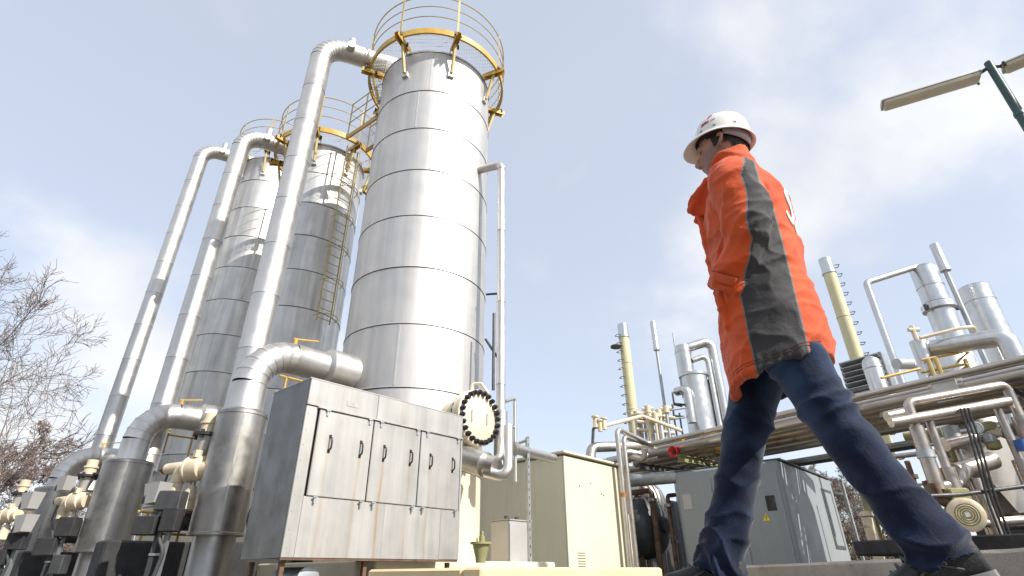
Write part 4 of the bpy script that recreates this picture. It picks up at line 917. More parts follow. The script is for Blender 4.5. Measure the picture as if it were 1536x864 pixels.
m = MB(); m.lathe([(.195, q.z - .22), (.20, q.z - .21), (.20, q.z - .19), (.195, q.z - .18)], (q.x, q.y, 0), 24, caps=False); m.build('band', 'vessel', t)
m = MB(); m.cyl(at(1345, 546, 13.2), at(1385, 546, 13.6), .14, 14); m.build('outlet_pipe', 'vessel', t)

# ------------------------------------------------------------------ machinery skid at the right
Y = 8.6
t = thing('machinery_skid', at(1450, 830, Y), 'brown pipework skid with motor under the rack at the right edge', 'machinery')
def pr(name, pts, r, mat='skid_pipe', rad=.1, n=12):
    m = MB(); m.tube(run(pts, rad) if len(pts) > 2 else pts, r, n); return m.build(name, mat, t)
def dn(q, z): return Vector((q.x, q.y, z))
a = at(1361, 604, Y); b = at(1508, 577, Y)
def zat(px, py, YY): return at(px, py, YY).z
pr('frame_loop', [dn(a, zat(1380, 660, Y)), a, b, dn(b, 1.2)], .075)
pr('sleeve', [dn(a, zat(1410, 735, Y)), dn(a, zat(1372, 640, Y))], .105); pr('sleeve', [dn(b, .9), dn(b, zat(1530, 625, Y))], .12)
pr('sleeve_clamp', [dn(a, zat(1392, 682, Y) - .05), dn(a, zat(1392, 682, Y) + .06)], .125, 'galv')
pr('crossbar', [at(1336, 634, Y - .1), at(1513, 602, Y - .1)], .078); pr('crossbar', [at(1330, 625, Y + .5), at(1362, 618, Y + .5)], .09)
q = at(1394, 632, Y); pr('riser', [dn(q, .6), q], .062); pr('sleeve', [dn(q, zat(1430, 752, Y)), dn(q, zat(1412, 702, Y))], .11)
q = at(1496, 612, Y); pr('riser', [dn(q, .3), q], .062); pr('sleeve', [dn(q, zat(1535, 735, Y)), dn(q, zat(1512, 690, Y))], .11)
q = at(1424, 640, Y + .5); pr('valve_cylinder', [dn(q, q.z - .28), q], .12, 'galv', n=20); pr('riser', [dn(q, .2), dn(q, q.z - .2)], .06)
pr('cross_pipe', [at(1418, 668, Y + .4), at(1470, 655, Y + .4)], .10); pr('cross_pipe', [at(1434, 708, Y + .1), at(1490, 690, Y + .1)], .13)
pr('elbow_pipe', [at(1400, 730, Y), at(1440, 727, Y), at(1450, 700, Y)], .08)
pr('elbow_pipe', [at(1400, 725, Y - .1), dn(at(1400, 725, Y - .1), .75), at(1430, 740, Y - .1)], .07, 'rusty')
q = at(1462, 718, Y); pr('riser', [dn(q, .25), q], .085); pr('bottom_pipe', [at(1472, 785, Y), at(1560, 778, Y)], .06)
m = MB(); q = at(1500, 690, Y + .5); m.add([q + Vector((-.45, 0, 0)), q + Vector((.1, 0, .4)), q + Vector((.55, 0, .2)), q + Vector((.55, 0, -.75)), q + Vector((-.05, 0, -.8)), q + Vector((-.45, .6, 0)), q + Vector((.1, .6, .4)), q + Vector((.55, .6, .2)), q + Vector((.55, .6, -.75)), q + Vector((-.05, .6, -.8))], [(0, 1, 2, 3, 4), (9, 8, 7, 6, 5), (0, 5, 6, 1), (1, 6, 7, 2), (2, 7, 8, 3), (3, 8, 9, 4), (4, 9, 5, 0)]); m.build('guard_casing', 'rack_pipe_bright', t, 0)
q = at(1449, 772, Y - .3); d = Vector((-.45, -.88, -.1)).normalized()
m = MB(); m.lathe([(.17, -.5), (.18, -.45), (.18, -.1), (.19, -.08), (.19, 0), (.17, .02)], q, 28, d, caps=False); m.build('motor', 'olive', t)
m = MB(); m.lathe([(.19, -.02), (.225, .0), (.225, .05), (.19, .075), (.15, .08)], q, 36, d, caps=False); m.build('fan_cowl', 'valve_cream', t)
m = MB(); m.lathe([(.155, .07), (.15, .076), (.01, .078)], q, 30, d, caps=False); fc = m.build('fan_grille', 'olive', t)
for k in range(1, 5):
    m = MB(); m.lathe([(.03 * k, .078), (.03 * k + .006, .086), (.03 * k + .012, .078)], q, 30, d, caps=False); m.build('grille_ring', 'valve_cream', fc)
m = MB(); m.box(q + d * .085, (.05, .05, .012), d.cross(UP).normalized(), az=d); m.build('badge', 'white_print', fc, 0)
m = MB(); m.box(q - d * .25 + UP * .25, (.3, .26, .2), (1, 0, 0), bev=.02); m.build('terminal_box', 'olive', t, 30)
q = at(1463, 642, Y - .15); m = MB(); m.lathe([(.09, -.05), (.10, 0), (.10, .02), (.085, .025)], q, 24, (-.5, -.86, -.1), caps=False); gg = m.build('gauge_case', 'galv', t)
m = MB(); m.lathe([(.085, .012), (.01, .013)], q, 24, (-.5, -.86, -.1), caps=False); m.build('dial', 'dial', gg)
m = MB(); m.cyl(q + Vector((-.005, -.016, 0)), q + Vector((.03, -.03, .045)), .004, 4); m.build('needle', 'dark', gg)
for k in range(4):
    q = at(1484 + 6 * (k % 2), 640 + 9 * k, Y + .3); m = MB(); m.lathe([(.06, -.08), (.10, -.06), (.10, .06), (.06, .08)], q, 14, caps=False); m.build('fitting', ('olive', 'valve_cream', 'galv', 'olive')[k], t)
for k in range(3):
    a = at(1440 + 6 * k, 612, Y - .2); b = at(1468 + 6 * k, 700, Y - .25); c = at(1506 + 7 * k, 815, Y - .25)
    m = MB(); m.tube([a, a.lerp(b, .5) + Vector((.02, 0, .02)), b, b.lerp(c, .5) - Vector((.03, 0, 0)), c], .016, 6); m.build('cable', 'dark', t)
pr('conduit', [at(1372, 745, Y - .2), at(1440, 742, Y - .2), at(1545, 728, Y - .2)], .03, 'darkgrey')
rnd = random.Random(21)
for k in range(46):
    q = at(rnd.uniform(1365, 1535), rnd.uniform(640, 790), Y + .5 + rnd.uniform(0, .8)); dv = rnd.choice((AX, BX, UP)); ln = rnd.uniform(.25, .8); r = rnd.uniform(.02, .07)
    m = MB(); m.cyl(q - dv * ln / 2, q + dv * ln / 2, r, 10)
    if k % 2: m.lathe([(r, -.03), (r + .045, -.03), (r + .045, .03), (r, .03)], q, 10, dv, caps=False)
    m.build('fitting', rnd.choice(('rusty', 'skid_pipe', 'casing', 'olive', 'galv')), t)
c = at(1470, 812, Y + .3); m = MB(); m.box((c.x + .2, c.y, c.z - .05), (3.4, 1.4, .22), -DK, bev=.02); m.build('base_frame', 'dark', t, 30)
c = at(1470, 740, Y + 1.5); m = MB(); m.box((c.x + 1.1, c.y - .3, 1.25), (2.7, .1, 2.3), -DK); m.build('back_panel', 'darkgrey', t, 0)
q = at(1532, 668, Y - .2); m = MB(); m.cyl(q - UP * .08, q + UP * .08, .08, 12); m.build('blue_cap', 'blue', t)
# small post and pale pedestal near the kiosk
a = at(1300, 775, 12.2); t = thing('marker_pedestal', (a.x, a.y, -.06), 'cream pedestal leaning against the olive rack post', 'pedestal')
m = MB(); m.box((a.x, a.y, a.z / 2 - .03), (.22, .18, a.z + .06), AX, bev=.02); m.build('body', 'valve_cream', t, 30)
m = MB(); m.lathe([(.12, a.z), (.14, a.z + .01), (.12, a.z + .08), (.01, a.z + .12)], (a.x, a.y, 0), 16, caps=False); m.build('cap', 'valve_cream', t)
a = at(1262, 722, 15); t = thing('fence_post', (a.x, a.y, -.06), 'thin galvanised post between kiosk and olive post', 'post')
m = MB(); m.cyl((a.x, a.y, -.06), a, .04, 10); m.build('post', 'galv', t); m = MB(); m.cyl(a, a + UP * .04, .05, 10); m.build('cap', 'galv', t)

# ------------------------------------------------------------------ lamp post
o = at(1482, 94, 5.6); zl = o.z - .10; t = thing('lamp_post', (o.x, o.y, -.06), 'dark green lamp post with two tubular lamps at the top right', 'lamp')
m = MB(); m.lathe([(.062, -.06), (.058, o.z - 1.1), (.066, o.z - 1.09), (.066, o.z - 1.03), (.055, o.z - 1.02), (.052, o.z), (.02, o.z + .02), (.001, o.z + .022)], (o.x, o.y, 0), 20, caps=False); m.build('pole', 'lamp_green', t, 35)
def fixture(a, b, lab):
    d = (b - a).normalized(); s = UP.cross(d).normalized(); ln = (b - a).length; e = part('lamp_head', a, t); w_ = .135
    def sec(x, prof): return [a + d * x + s * i + UP * j for i, j in prof]
    p1 = [(-w_, -.01), (-w_ * .75, .035), (-w_ * .3, .055), (w_ * .3, .055), (w_ * .75, .035), (w_, -.01), (w_ * .96, -.014), (-w_ * .96, -.014)]
    m = MB(); m.loft([sec(0, [(i * .9, j * .8) for i, j in p1]), sec(.02, p1), sec(ln - .02, p1), sec(ln, [(i * .9, j * .8) for i, j in p1])]); m.build('shell', 'lamp_shell', e, 30)
    p2 = [(-w_ * .88, -.016), (w_ * .88, -.016), (w_ * .78, -.06), (w_ * .45, -.085), (-w_ * .45, -.085), (-w_ * .78, -.06)]
    m = MB(); m.loft([sec(.03, [(i * .9, j * .8) for i, j in p2]), sec(.06, p2), sec(ln - .06, p2), sec(ln - .03, [(i * .9, j * .8) for i, j in p2])]); m.build('diffuser', 'lamp_glass', e, 30)
    m = MB(); m.box(a + d * ln * .5 + UP * .06, (.04, .05, .03), d); m.build('clip', 'dark', e, 0)
    m = MB(); m.box(a + d * .02 - UP * .02 - s * w_ * .9, (.03, .02, .09), d); m.build('bracket', 'dark', e, 0)
    m = MB(); m.cyl(o - UP * .08 + (a - (o - UP * .08)) * .0, a + d * .05 + UP * .02, .028, 10); m.build('arm', 'lamp_green', e)
fixture(atz(1471, 113, zl), atz(1322, 158, zl), 'l'); fixture(atz(1503, 103, zl), atz(1640, 45, zl), 'r')

# ------------------------------------------------------------------ bare trees
def bare_tree(base, H, seed, label, mats, trunk_r, spread=.9, depth=6, lean=(0, 0), kids=(3, 5), start=.22, cat='tree', name='bare_tree', rmin=.004, group='bare trees', lk=1.):
    rnd = random.Random(seed); base = Vector(base)
    t = thing(name, base, label, cat, group)
    tm, cm = MB(), MB()
    def branch(p, d, L_, r, lv):
        n = max(3, int(5 - lv * .3)) if lv < 4 else 3; pts = [p]; rs = [r]; q = p.copy(); dd = d.copy()
        for i in range(n):
            dd = (dd + Vector((rnd.gauss(0, 1), rnd.gauss(0, 1), rnd.gauss(0, 1))) * (.10 + .02 * lv) + UP * (.075 if lv > 1 else .02)).normalized()
            q = q + dd * (L_ / n); pts.append(q.copy()); rs.append(max(rmin, r * (1 - (.93 if lv < 2 else .75) * (i + 1) / n)))
        (tm if lv == 0 else cm).tube(pts, rs, (10, 7, 5, 4, 3, 3, 3, 3)[lv], lv < 3)
        if lv >= depth: return
        k = rnd.randint(*kids) + (6 if lv == 0 else 0) + (1 if lv == 1 else 0)
        for j in range(k):
            u = (start if lv == 0 else .18) + (1 - (start if lv == 0 else .18)) * (j + rnd.random() * .8) / k; u = min(u, .98)
            f = u * n; i = min(int(f), n - 1); pp = pts[i].lerp(pts[i + 1], f - i); rr = rs[i] + (rs[i + 1] - rs[i]) * (f - i)
            ax = (pts[i + 1] - pts[i]).normalized(); sd = ax.cross(Vector((rnd.gauss(0, 1), rnd.gauss(0, 1), rnd.gauss(0, 1)))).normalized()
            a = R(rnd.uniform(28, 58)) * (1.1 if lv == 0 else 1) * spread
            branch(pp, (ax * math.cos(a) + sd * math.sin(a)).normalized(), L_ * rnd.uniform(.42, .68) * (lk if lv > 0 else .85) * (1.15 - .45 * u), max(rmin, rr * rnd.uniform(.45, .65)), lv + 1)
    branch(base, (UP + Vector((lean[0], lean[1], 0))).normalized(), H * .8, trunk_r, 0)
    tm.build('trunk', mats[0], t); cm.build('crown', mats[1], t)
b = at(-165, 850, 14.5); b.z = -.06
bare_tree(b, 10.0, 12, 'tall bare tree with upright twigs at the left edge', ('bark', 'twig'), .15, .95, 5, (.0, 0), (3, 5), .15, rmin=.0062, lk=1.22)
for i, (px, Y, H, lab) in enumerate(((-20, 30, 6.6, 'reddish bare thicket tree behind the leftmost valve'), (45, 33, 6.0, 'reddish bare thicket tree left of the leftmost riser pipe'), (105, 38, 5.2, 'small pale bare tree behind the leftmost elbow duct'), (-70, 27, 7.0, 'reddish bare tree at the very left edge below the tall tree'))):
    b = at(px, 850, Y); b.z = -.06; bare_tree(b, H, 40 + i, lab, ('bark', 'twig_red'), .08, 1.0, 5, (0, 0), (4, 5), .05, rmin=.010)
for i, (px, Y, H, lab) in enumerate(((1262, 22, 3.9, 'bare shrub with pale stems right of the kiosk'), (1290, 25, 4.2, 'bare shrub behind the olive rack post'), (1225, 27, 5.0, 'bare small tree behind the kiosk roof'), (1330, 24, 4.0, 'bare shrub seen between the man\'s leg and the skid'))):
    b = at(px, 845, Y); b.z = -.06; bare_tree(b, H, 60 + i, lab, ('twig', 'twig'), .05, 1.1, 5, (0, 0), (4, 5), .03, cat='shrub', name='bare_shrub', rmin=.006, group='bare shrubs behind the kiosk')
# hedge line far away on the right
def hedge(px0, px1, Y, h, seed, label):
    rnd = random.Random(seed); m = MB(); a = at(px0, 850, Y); b = at(px1, 850, Y)
    for k in range(5200):
        u = rnd.random(); p_ = a.lerp(b, u); hh = h * (.7 + .45 * noise.noise((u * 9, seed, 0))) ; z = rnd.random() ** 1.1 * hh
        p_ = Vector((p_.x + rnd.gauss(0, .2), p_.y + rnd.gauss(0, .7), z)); s = rnd.uniform(.10, .24)
        d = Vector((rnd.gauss(0, 1), rnd.gauss(0, 1), rnd.gauss(.3, 1))).normalized(); e = d.cross(Vector((rnd.gauss(0, 1), rnd.gauss(0, 1), 1))).normalized()
        m.add([p_ - d * s, p_ + e * s * .35, p_ + d * s, p_ - e * s * .35], [(0, 1, 2, 3)])
    m.build('hedge', 'hedge', None, 0, label=label, cat='hedge', kind='stuff')
M('hedge', (.055, .050, .026), .8, 0, .4, 1.5)
hedge(1180, 1420, 29, 2.6, 3, 'dark brown green hedge behind the kiosk')
hedge(-260, 130, 44, 3.0, 4, 'dark hedge far behind the bare thicket at the left')

# unseen trees added behind and left of the path, darkening the metal's reflections
def unseen_wood(pts, h, n, seed, label):
    rnd = random.Random(seed); m = MB()
    for k in range(n):
        i = rnd.randrange(len(pts) - 1); u = rnd.random(); p_ = Vector(pts[i]).lerp(Vector(pts[i + 1]), u)
        hh = h * (.75 + .5 * noise.noise((p_.x * .22, p_.y * .22, seed))); z = rnd.random() * hh; s = rnd.uniform(.25, .6)
        p_ = Vector((p_.x + rnd.gauss(0, .8), p_.y + rnd.gauss(0, .8), z))
        d = Vector((rnd.gauss(0, 1), rnd.gauss(0, 1), rnd.gauss(.3, 1))).normalized(); e = d.cross(Vector((rnd.gauss(0, 1), rnd.gauss(0, 1), 1))).normalized()
        m.add([p_ - d * s, p_ + e * s * .4, p_ + d * s, p_ - e * s * .4], [(0, 1, 2, 3)])
    m.build('unseen_wood', 'hedge', None, 0, label=label, cat='unseen_wood', kind='stuff')
unseen_wood([(-30, 3, 0), (-22, -8, 0), (-12, -17, 0), (0, -22, 0)], 9, 9000, 8, 'unseen dark trees added behind the viewer, opposite the towers, for reflections')
# ------------------------------------------------------------------ the walking man
# built in his own frame (x ahead, y to his left, z up), then set on the path
HEAD_DIR = R(180 - 31)
PS = 1.045
PW = Matrix.Translation((.972, 1.88, 0.0)) @ Matrix.Rotation(HEAD_DIR, 4, 'Z') @ Matrix.Scale(PS, 4)
man = thing('person', (.972, 1.88, 0.0), 'man in orange and grey work jacket, jeans and white helmet walking left', 'person')

def ell(c, a, b, n=40, ux=(1, 0, 0), uy=(0, 1, 0), p=2.0, fl=0.):
    c = Vector(c); ux, uy = Vector(ux), Vector(uy); o = []
    for j in range(n):
        t_ = 2 * math.pi * j / n; cx, sx_ = math.cos(t_), math.sin(t_)
        kx_ = math.copysign(abs(cx) ** (2 / p), cx); ky_ = math.copysign(abs(sx_) ** (2 / p), sx_)
        o.append(c + ux * (a * kx_) + uy * (b * ky_))
    return o
def catmull(keys, n):
    """keys: list of tuples of floats, first one the parameter; dense interpolation"""
    ks = np.array(keys, float); tt = ks[:, 0]; res = []
    for t_ in np.linspace(tt[0], tt[-1], n):
        i = int(np.clip(np.searchsorted(tt, t_) - 1, 0, len(tt) - 2)); h = tt[i + 1] - tt[i]; u = (t_ - tt[i]) / h
        m0 = (ks[i + 1] - ks[i - 1]) / (tt[i + 1] - tt[i - 1]) if i > 0 else (ks[i + 1] - ks[i]) / h
        m1 = (ks[i + 2] - ks[i]) / (tt[i + 2] - tt[i]) if i + 2 < len(tt) else (ks[i + 1] - ks[i]) / h
        res.append((2 * u ** 3 - 3 * u ** 2 + 1) * ks[i] + (u ** 3 - 2 * u ** 2 + u) * h * m0 + (-2 * u ** 3 + 3 * u ** 2) * ks[i + 1] + (u ** 3 - u ** 2) * h * m1)
    return res
def limb_rings(keys, n=40, m=28, p=2.0):
    """keys: (t, x, y, z, ra, rb) -> rings square to the path; ra ahead-behind, rb sideways"""
    d = catmull(keys, n); rings = []
    for i in range(n):
        c = Vector(d[i][1:4]); a = Vector(d[max(0, i - 1)][1:4]); b = Vector(d[min(n - 1, i + 1)][1:4]); t_ = (b - a).normalized()
        uy = Vector((0, 1, 0)); uy = (uy - t_ * uy.dot(t_)).normalized(); ux = uy.cross(t_)
        if ux.x < 0 and abs(ux.x) > abs(ux.z): ux = -ux
        rings.append(ell(c, d[i][4], d[i][5], m, ux, uy, p))
    return rings
def remesh(mb, vox, smooth=2):
    me = mesh_of('tmp', mb, 'dark', 0); o = bpy.data.objects.new('tmp', me); COL.objects.link(o)
    bm = bmesh.new(); bm.from_mesh(me); bmesh.ops.recalc_face_normals(bm, faces=bm.faces); bm.to_mesh(me); bm.free()
    r = o.modifiers.new('r', 'REMESH'); r.mode = 'VOXEL'; r.voxel_size = vox; r.use_smooth_shade = True
    s = o.modifiers.new('s', 'SMOOTH'); s.factor = .5; s.iterations = smooth
    dg = bpy.context.evaluated_depsgraph_get(); ev = o.evaluated_get(dg); m2 = bpy.data.meshes.new_from_object(ev)
    bpy.data.objects.remove(o); return m2
def finish(name, me, mat, parent, attrs=None, disp=None, label=None):
    n = len(me.vertices); co = np.empty(n * 3); me.vertices.foreach_get('co', co); co = co.reshape(-1, 3)
    if disp is not None:
        no = np.empty(n * 3); me.vertices.foreach_get('normal', no); no = no.reshape(-1, 3)
        dv = np.array([disp(Vector(c), Vector(k)) for c, k in zip(co, no)]); co = co + no * dv[:, None]
    if attrs:
        for k, fn in attrs.items():
            a = me.attributes.new(k, 'FLOAT', 'POINT'); a.data.foreach_set('value', np.array([fn(c) for c in co], dtype=np.float32))
    me.vertices.foreach_set('co', co.ravel()); me.update(); me.shade_smooth(); me.materials.clear(); me.materials.append(MATS[mat] if isinstance(mat, str) else mat); me.name = name
    o = bpy.data.objects.new(name, me); link(o, parent, PW.copy()); return prop(o, label)
def lbuild(mb, name, mat, parent, ang=50):
    me = mesh_of(name, mb, mat, ang); bm = bmesh.new(); bm.from_mesh(me); bmesh.ops.recalc_face_normals(bm, faces=bm.faces); bm.to_mesh(me); bm.free()
    return link(bpy.data.objects.new(name, me), parent, PW.copy())

# --- pose
HIP_R, KNE_R, ANK_R = (-.01, -.095, .94), (.160, -.10, .53), (.33, -.10, .10)     # leading leg, the far one
HIP_L, KNE_L, ANK_L = (.0, .095, .93), (-.118, .115, .50), (-.272, .11, .115)   # trailing leg, the near one
SH_L, EL_L, WR_L = (-.005, .190, 1.415), (-.045, .238, 1.165), (.085, .168, .965)
SH_R, EL_R, WR_R = (-.005, -.190, 1.415), (-.06, -.245, 1.165), (.085, -.168, .965)
HC = Vector((.0, 0, 1.712))      # middle of the head
HP = Matrix.Rotation(R(4), 3, 'Y')          # chin tucked a little
def hp(x, y, z): return HC + HP @ Vector((x, y, z))

# --- body: one continuous surface
b = MB()
def hr(z, a, bb, cx, p=2.15): return ell(hp(cx, 0, z), a, bb, 28, HP @ Vector((1, 0, 0)), (0, 1, 0), p)
b.loft([hr(-.115, .020, .022, .070), hr(-.110, .036, .036, .056), hr(-.085, .062, .054, .036), hr(-.05, .082, .065, .016), hr(-.01, .093, .071, .004), hr(.03, .098, .075, .0), hr(.07, .094, .074, -.004), hr(.10, .078, .064, -.006), hr(.118, .045, .04, -.006), hr(.124, .015, .015, -.006)])
b.tube([hp(.092, 0, .012), hp(.106, 0, -.008), hp(.120, 0, -.032), hp(.112, 0, -.042), hp(.09, 0, -.044)], [.008, .011, .0165, .014, .008], 10)      # nose
b.tube([hp(.094, -.012, -.064), hp(.103, 0, -.064), hp(.094, .012, -.064)], .008, 8)                                         # lips
b.tube([hp(.088, -.016, -.078), hp(.097, 0, -.077), hp(.088, .016, -.078)], .008, 8)
b.tube([hp(.07, 0, -.108), hp(.084, 0, -.103)], [.02, .013], 10)                                                             # chin
b.tube([hp(.086, -.045, .026), hp(.1, -.018, .022), hp(.1, .018, .022), hp(.086, .045, .026)], .009, 8)                       # brow
for s in (-1, 1):
    b.tube([hp(.004, .073 * s, -.035), hp(.010, .078 * s, -.028), hp(-.004, .085 * s, -.01), hp(-.016, .088 * s, .012), hp(-.010, .085 * s, .026), hp(.006, .078 * s, .022)], [.006, .009, .008, .008, .008, .006], 8)   # ear
b.tube([(-.02, 0, 1.44), (-.02, 0, 1.53), hp(-.025, 0, -.07), hp(-.02, 0, -.01)], [.065, .06, .056, .06], 20)
b.loft([ell((0, 0, z), a, w_, 28) for z, a, w_ in ((.86, .09, .13), (.95, .11, .165), (1.08, .095, .145), (1.25, .105, .16), (1.38, .10, .165), (1.45, .07, .12), (1.49, .05, .06))])
for sh, el, wr, s in ((SH_L, EL_L, WR_L, 1), (SH_R, EL_R, WR_R, -1)):
    sh, el, wr = Vector(sh), Vector(el), Vector(wr)
    b.tube([Vector((0, .1 * s, 1.41)), sh, sh.lerp(el, .5), el, el.lerp(wr, .4), wr], [.05, .052, .045, .038, .036, .027], 14)
    hd = Vector((.02, -.38 * s, -.92)).normalized(); pc = wr + hd * .07      # hand, in the pocket
    b.tube([wr, wr + hd * .03, pc, wr + hd * .10], [.026, .032, .038, .03], 12)
    for k in range(4):
        f0 = wr + hd * .095 + Vector((.022 - .015 * k, 0, .012 - .004 * k)); ln = (.062, .07, .066, .052)[k]
        b.tube([f0, f0 + hd * ln * .5, f0 + hd * ln * .85 + Vector((.0, -.012 * s, -.012)), f0 + hd * ln + Vector((0, -.025 * s, -.01))], [.0095, .009, .0085, .007], 8)
    f0 = wr + hd * .04 + Vector((.028, -.01 * s, .018)); b.tube([f0, f0 + hd * .035 + Vector((.018, -.008 * s, .008)), f0 + hd * .07 + Vector((.016, -.012 * s, 0))], [.012, .011, .008], 8)
for hi, kn, an, hs in ((HIP_R, KNE_R, ANK_R, 0), (HIP_L, KNE_L, ANK_L, 1)):
    hi, kn, an = Vector(hi), Vector(kn), Vector(an)
    b.tube([hi + UP * .06, hi, hi.lerp(kn, .5), kn, kn.lerp(an, .35), an], [.075, .082, .068, .05, .052, .036], 16)
    b.tube([an, an + Vector((.0, 0, -.045)), an + Vector((.06, 0, -.06)), an + Vector((.13, 0, -.075))], [.036, .038, .036, .028], 12)
bme = remesh(b, .0055, 3)
skin = bpy.data.materials.new('skin'); skin.use_nodes = True; ns = skin.node_tree; bs_ = ns.nodes['Principled BSDF']; bs_.inputs['Roughness'].default_value = .5; bs_.inputs['Subsurface Weight'].default_value = .08; bs_.inputs['Subsurface Radius'].default_value = (.012, .005, .003)
an1 = ns.nodes.new('ShaderNodeAttribute'); an1.attribute_name = 'stubble'; an2 = ns.nodes.new('ShaderNodeAttribute'); an2.attribute_name = 'brow'
tcn = ns.nodes.new('ShaderNodeTexCoord'); nzn = ns.nodes.new('ShaderNodeTexNoise'); nzn.inputs['Scale'].default_value = 45; nzn.inputs['Detail'].default_value = 5; ns.links.new(tcn.outputs['Object'], nzn.inputs['Vector'])
m0 = ns.nodes.new('ShaderNodeMixRGB'); ns.links.new(nzn.outputs['Fac'], m0.inputs[0]); m0.inputs[1].default_value = (.40, .20, .14, 1); m0.inputs[2].default_value = (.54, .30, .22, 1)
m1 = ns.nodes.new('ShaderNodeMixRGB'); ns.links.new(an1.outputs['Fac'], m1.inputs[0]); ns.links.new(m0.outputs[0], m1.inputs[1]); m1.inputs[2].default_value = (.13, .085, .07, 1)
m2 = ns.nodes.new('ShaderNodeMixRGB'); ns.links.new(an2.outputs['Fac'], m2.inputs[0]); ns.links.new(m1.outputs[0], m2.inputs[1]); m2.inputs[2].default_value = (.02, .015, .012, 1)
ns.links.new(m2.outputs[0], bs_.inputs['Base Color']); MATS['skin'] = skin
HPi = HP.inverted()
def sstep(a, b_, x): x = min(1, max(0, (x - a) / (b_ - a))); return x * x * (3 - 2 * x)
def loc(c): return HPi @ (Vector(c) - HC)
def f_stub(c):
    q = loc(c)
    if q.z > .03 or q.z < -.2: return 0
    return .62 * sstep(.015, -.03, q.z) * (1 - sstep(.085, .1, q.x) * (1 if q.z > -.05 else 0)) * sstep(-.03, .0, q.x)
def f_brow(c):
    q = loc(c); e = max(0, 1 - (((q.z - .032) / .008) ** 2 + ((abs(q.y) - .03) / .02) ** 2 + ((q.x - .09) / .03) ** 2)); y = max(0, 1 - (((q.z - .006) / .006) ** 2 + ((abs(q.y) - .032) / .014) ** 2 + ((q.x - .09) / .03) ** 2))
    return min(1, 2.2 * max(e, y))
body = finish('body', bme, 'skin', man, {'stubble': f_stub, 'brow': f_brow})

# --- hair: close cap on the back and sides of the skull
h = MB()
def hair_ring(z, gx): return [v for v in ell(hp(-.004, 0, z), gx[0], gx[1], 36, HP @ Vector((1, 0, 0)), (0, 1, 0), 2.15)]
h.loft([hair_ring(z, g_) for z, g_ in ((-.045, (.088, .066)), (-.02, (.097, .075)), (.03, (.104, .0805)), (.07, (.1, .079)), (.10, (.084, .069)), (.124, (.05, .045)), (.132, (.01, .01)))])
keep = []
for f in h.f:
    q = loc(sum((h.v[i] for i in f), Vector()) / len(f)); lim = .045 if q.z > .03 else (.030 if q.z > -.012 else -.022 - (.0 - q.z) * .3)
    if q.x < lim: keep.append(f)
h.f = keep
for v in h.v:
    q = loc(v); n_ = noise.noise(q * 60) * .003; v += (v - hp(0, 0, q.z)).normalized() * n_
lbuild(h, 'hair', 'hair', man, 60)

# --- helmet
hel = part('helmet', PW @ hp(0, 0, .06), man)
HT = Matrix.Rotation(R(-11), 3, 'Y')
def hq(x, y, z): return hp(*(HT @ Vector((x, y, z)) + Vector((-.004, 0, .044))))
def he(z, a, bb, cx=0., n=48): return [hq(cx + a * math.cos(2 * math.pi * j / n), bb * math.sin(2 * math.pi * j / n), z + 0) for j in range(n)]
m = MB()
prof = [(.0, 1.0), (.025, .995), (.052, .965), (.078, .90), (.099, .79), (.114, .62), (.124, .40), (.129, .18), (.130, .02)]
m.loft([he(z, .117 * k, .101 * k, -.002) for z, k in prof] , True)
m.f = [f for f in m.f if len(f) == 4 or f[0] > 300]
# inner surface
m.loft([he(z * .96 - .001, .112 * k, .096 * k, -.002) for z, k in prof], True)
m.f = [f for f in m.f if not (len(f) > 4 and max(m.v[i].z for i in f) < hq(0, 0, .03).z)]
shell = lbuild(m, 'shell', 'white_plastic', hel, 60)
m = MB(); n = 64; rings = [[], [], [], [], [], []]
for j in range(n):
    a = 2 * math.pi * j / n; c_, s_ = math.cos(a), math.sin(a); pk = max(0, c_) ** 3
    ext = .014 + .036 * pk + .004 * max(0, -c_); dr = -.010 - .022 * pk * 1.0 - .006 * max(0, -c_)
    x0, y0 = .116 * c_ - .002, .100 * s_; nx, ny = c_, s_; l_ = math.hypot(nx / .117, ny / .101); nx, ny = nx / .117 / l_, ny / .101 / l_
    rings[0].append(hq(x0, y0, .006)); rings[1].append(hq(x0 + nx * ext * .6, y0 + ny * ext * .6, .004 + dr * .5)); rings[2].append(hq(x0 + nx * ext, y0 + ny * ext, dr))
    rings[3].append(hq(x0 + nx * (ext + .002), y0 + ny * (ext + .002), dr - .007)); rings[4].append(hq(x0 + nx * (ext - .005), y0 + ny * (ext - .005), dr - .006)); rings[5].append(hq(x0 - nx * .002, y0 - ny * .002, -.002))
m.loft(rings, False); m.f += [(5 * n + j, 5 * n + (j + 1) % n, (j + 1) % n, j) for j in range(n)]
lbuild(m, 'brim', 'white_plastic', hel, 50)
for y in (-.03, 0, .03):      # ridges over the crown
    m = MB(); pts = []
    for i in range(15):
        a = math.pi * (.16 + .68 * i / 14); pts.append(hq(-.002 - math.cos(a) * .1175 * .985, y * (1 - .25 * abs(math.cos(a))), math.sin(a) ** .75 * .1305 * math.sqrt(max(0, 1 - (y / .101) ** 2)) * .992))
    m.tube(pts, [.002 + .004 * math.sin(math.pi * i / 14) for i in range(15)], 6); lbuild(m, 'ridge', 'white_plastic', hel, 60)
m = MB(); m.loft([he(-.012, .104, .084, -.004), he(-.012, .107, .087, -.004), he(.02, .109, .091, -.004), he(.02, .105, .087, -.004)], False); lbuild(m, 'sweat_band', 'dark', hel, 50)
m = MB(); rg = [[], []]
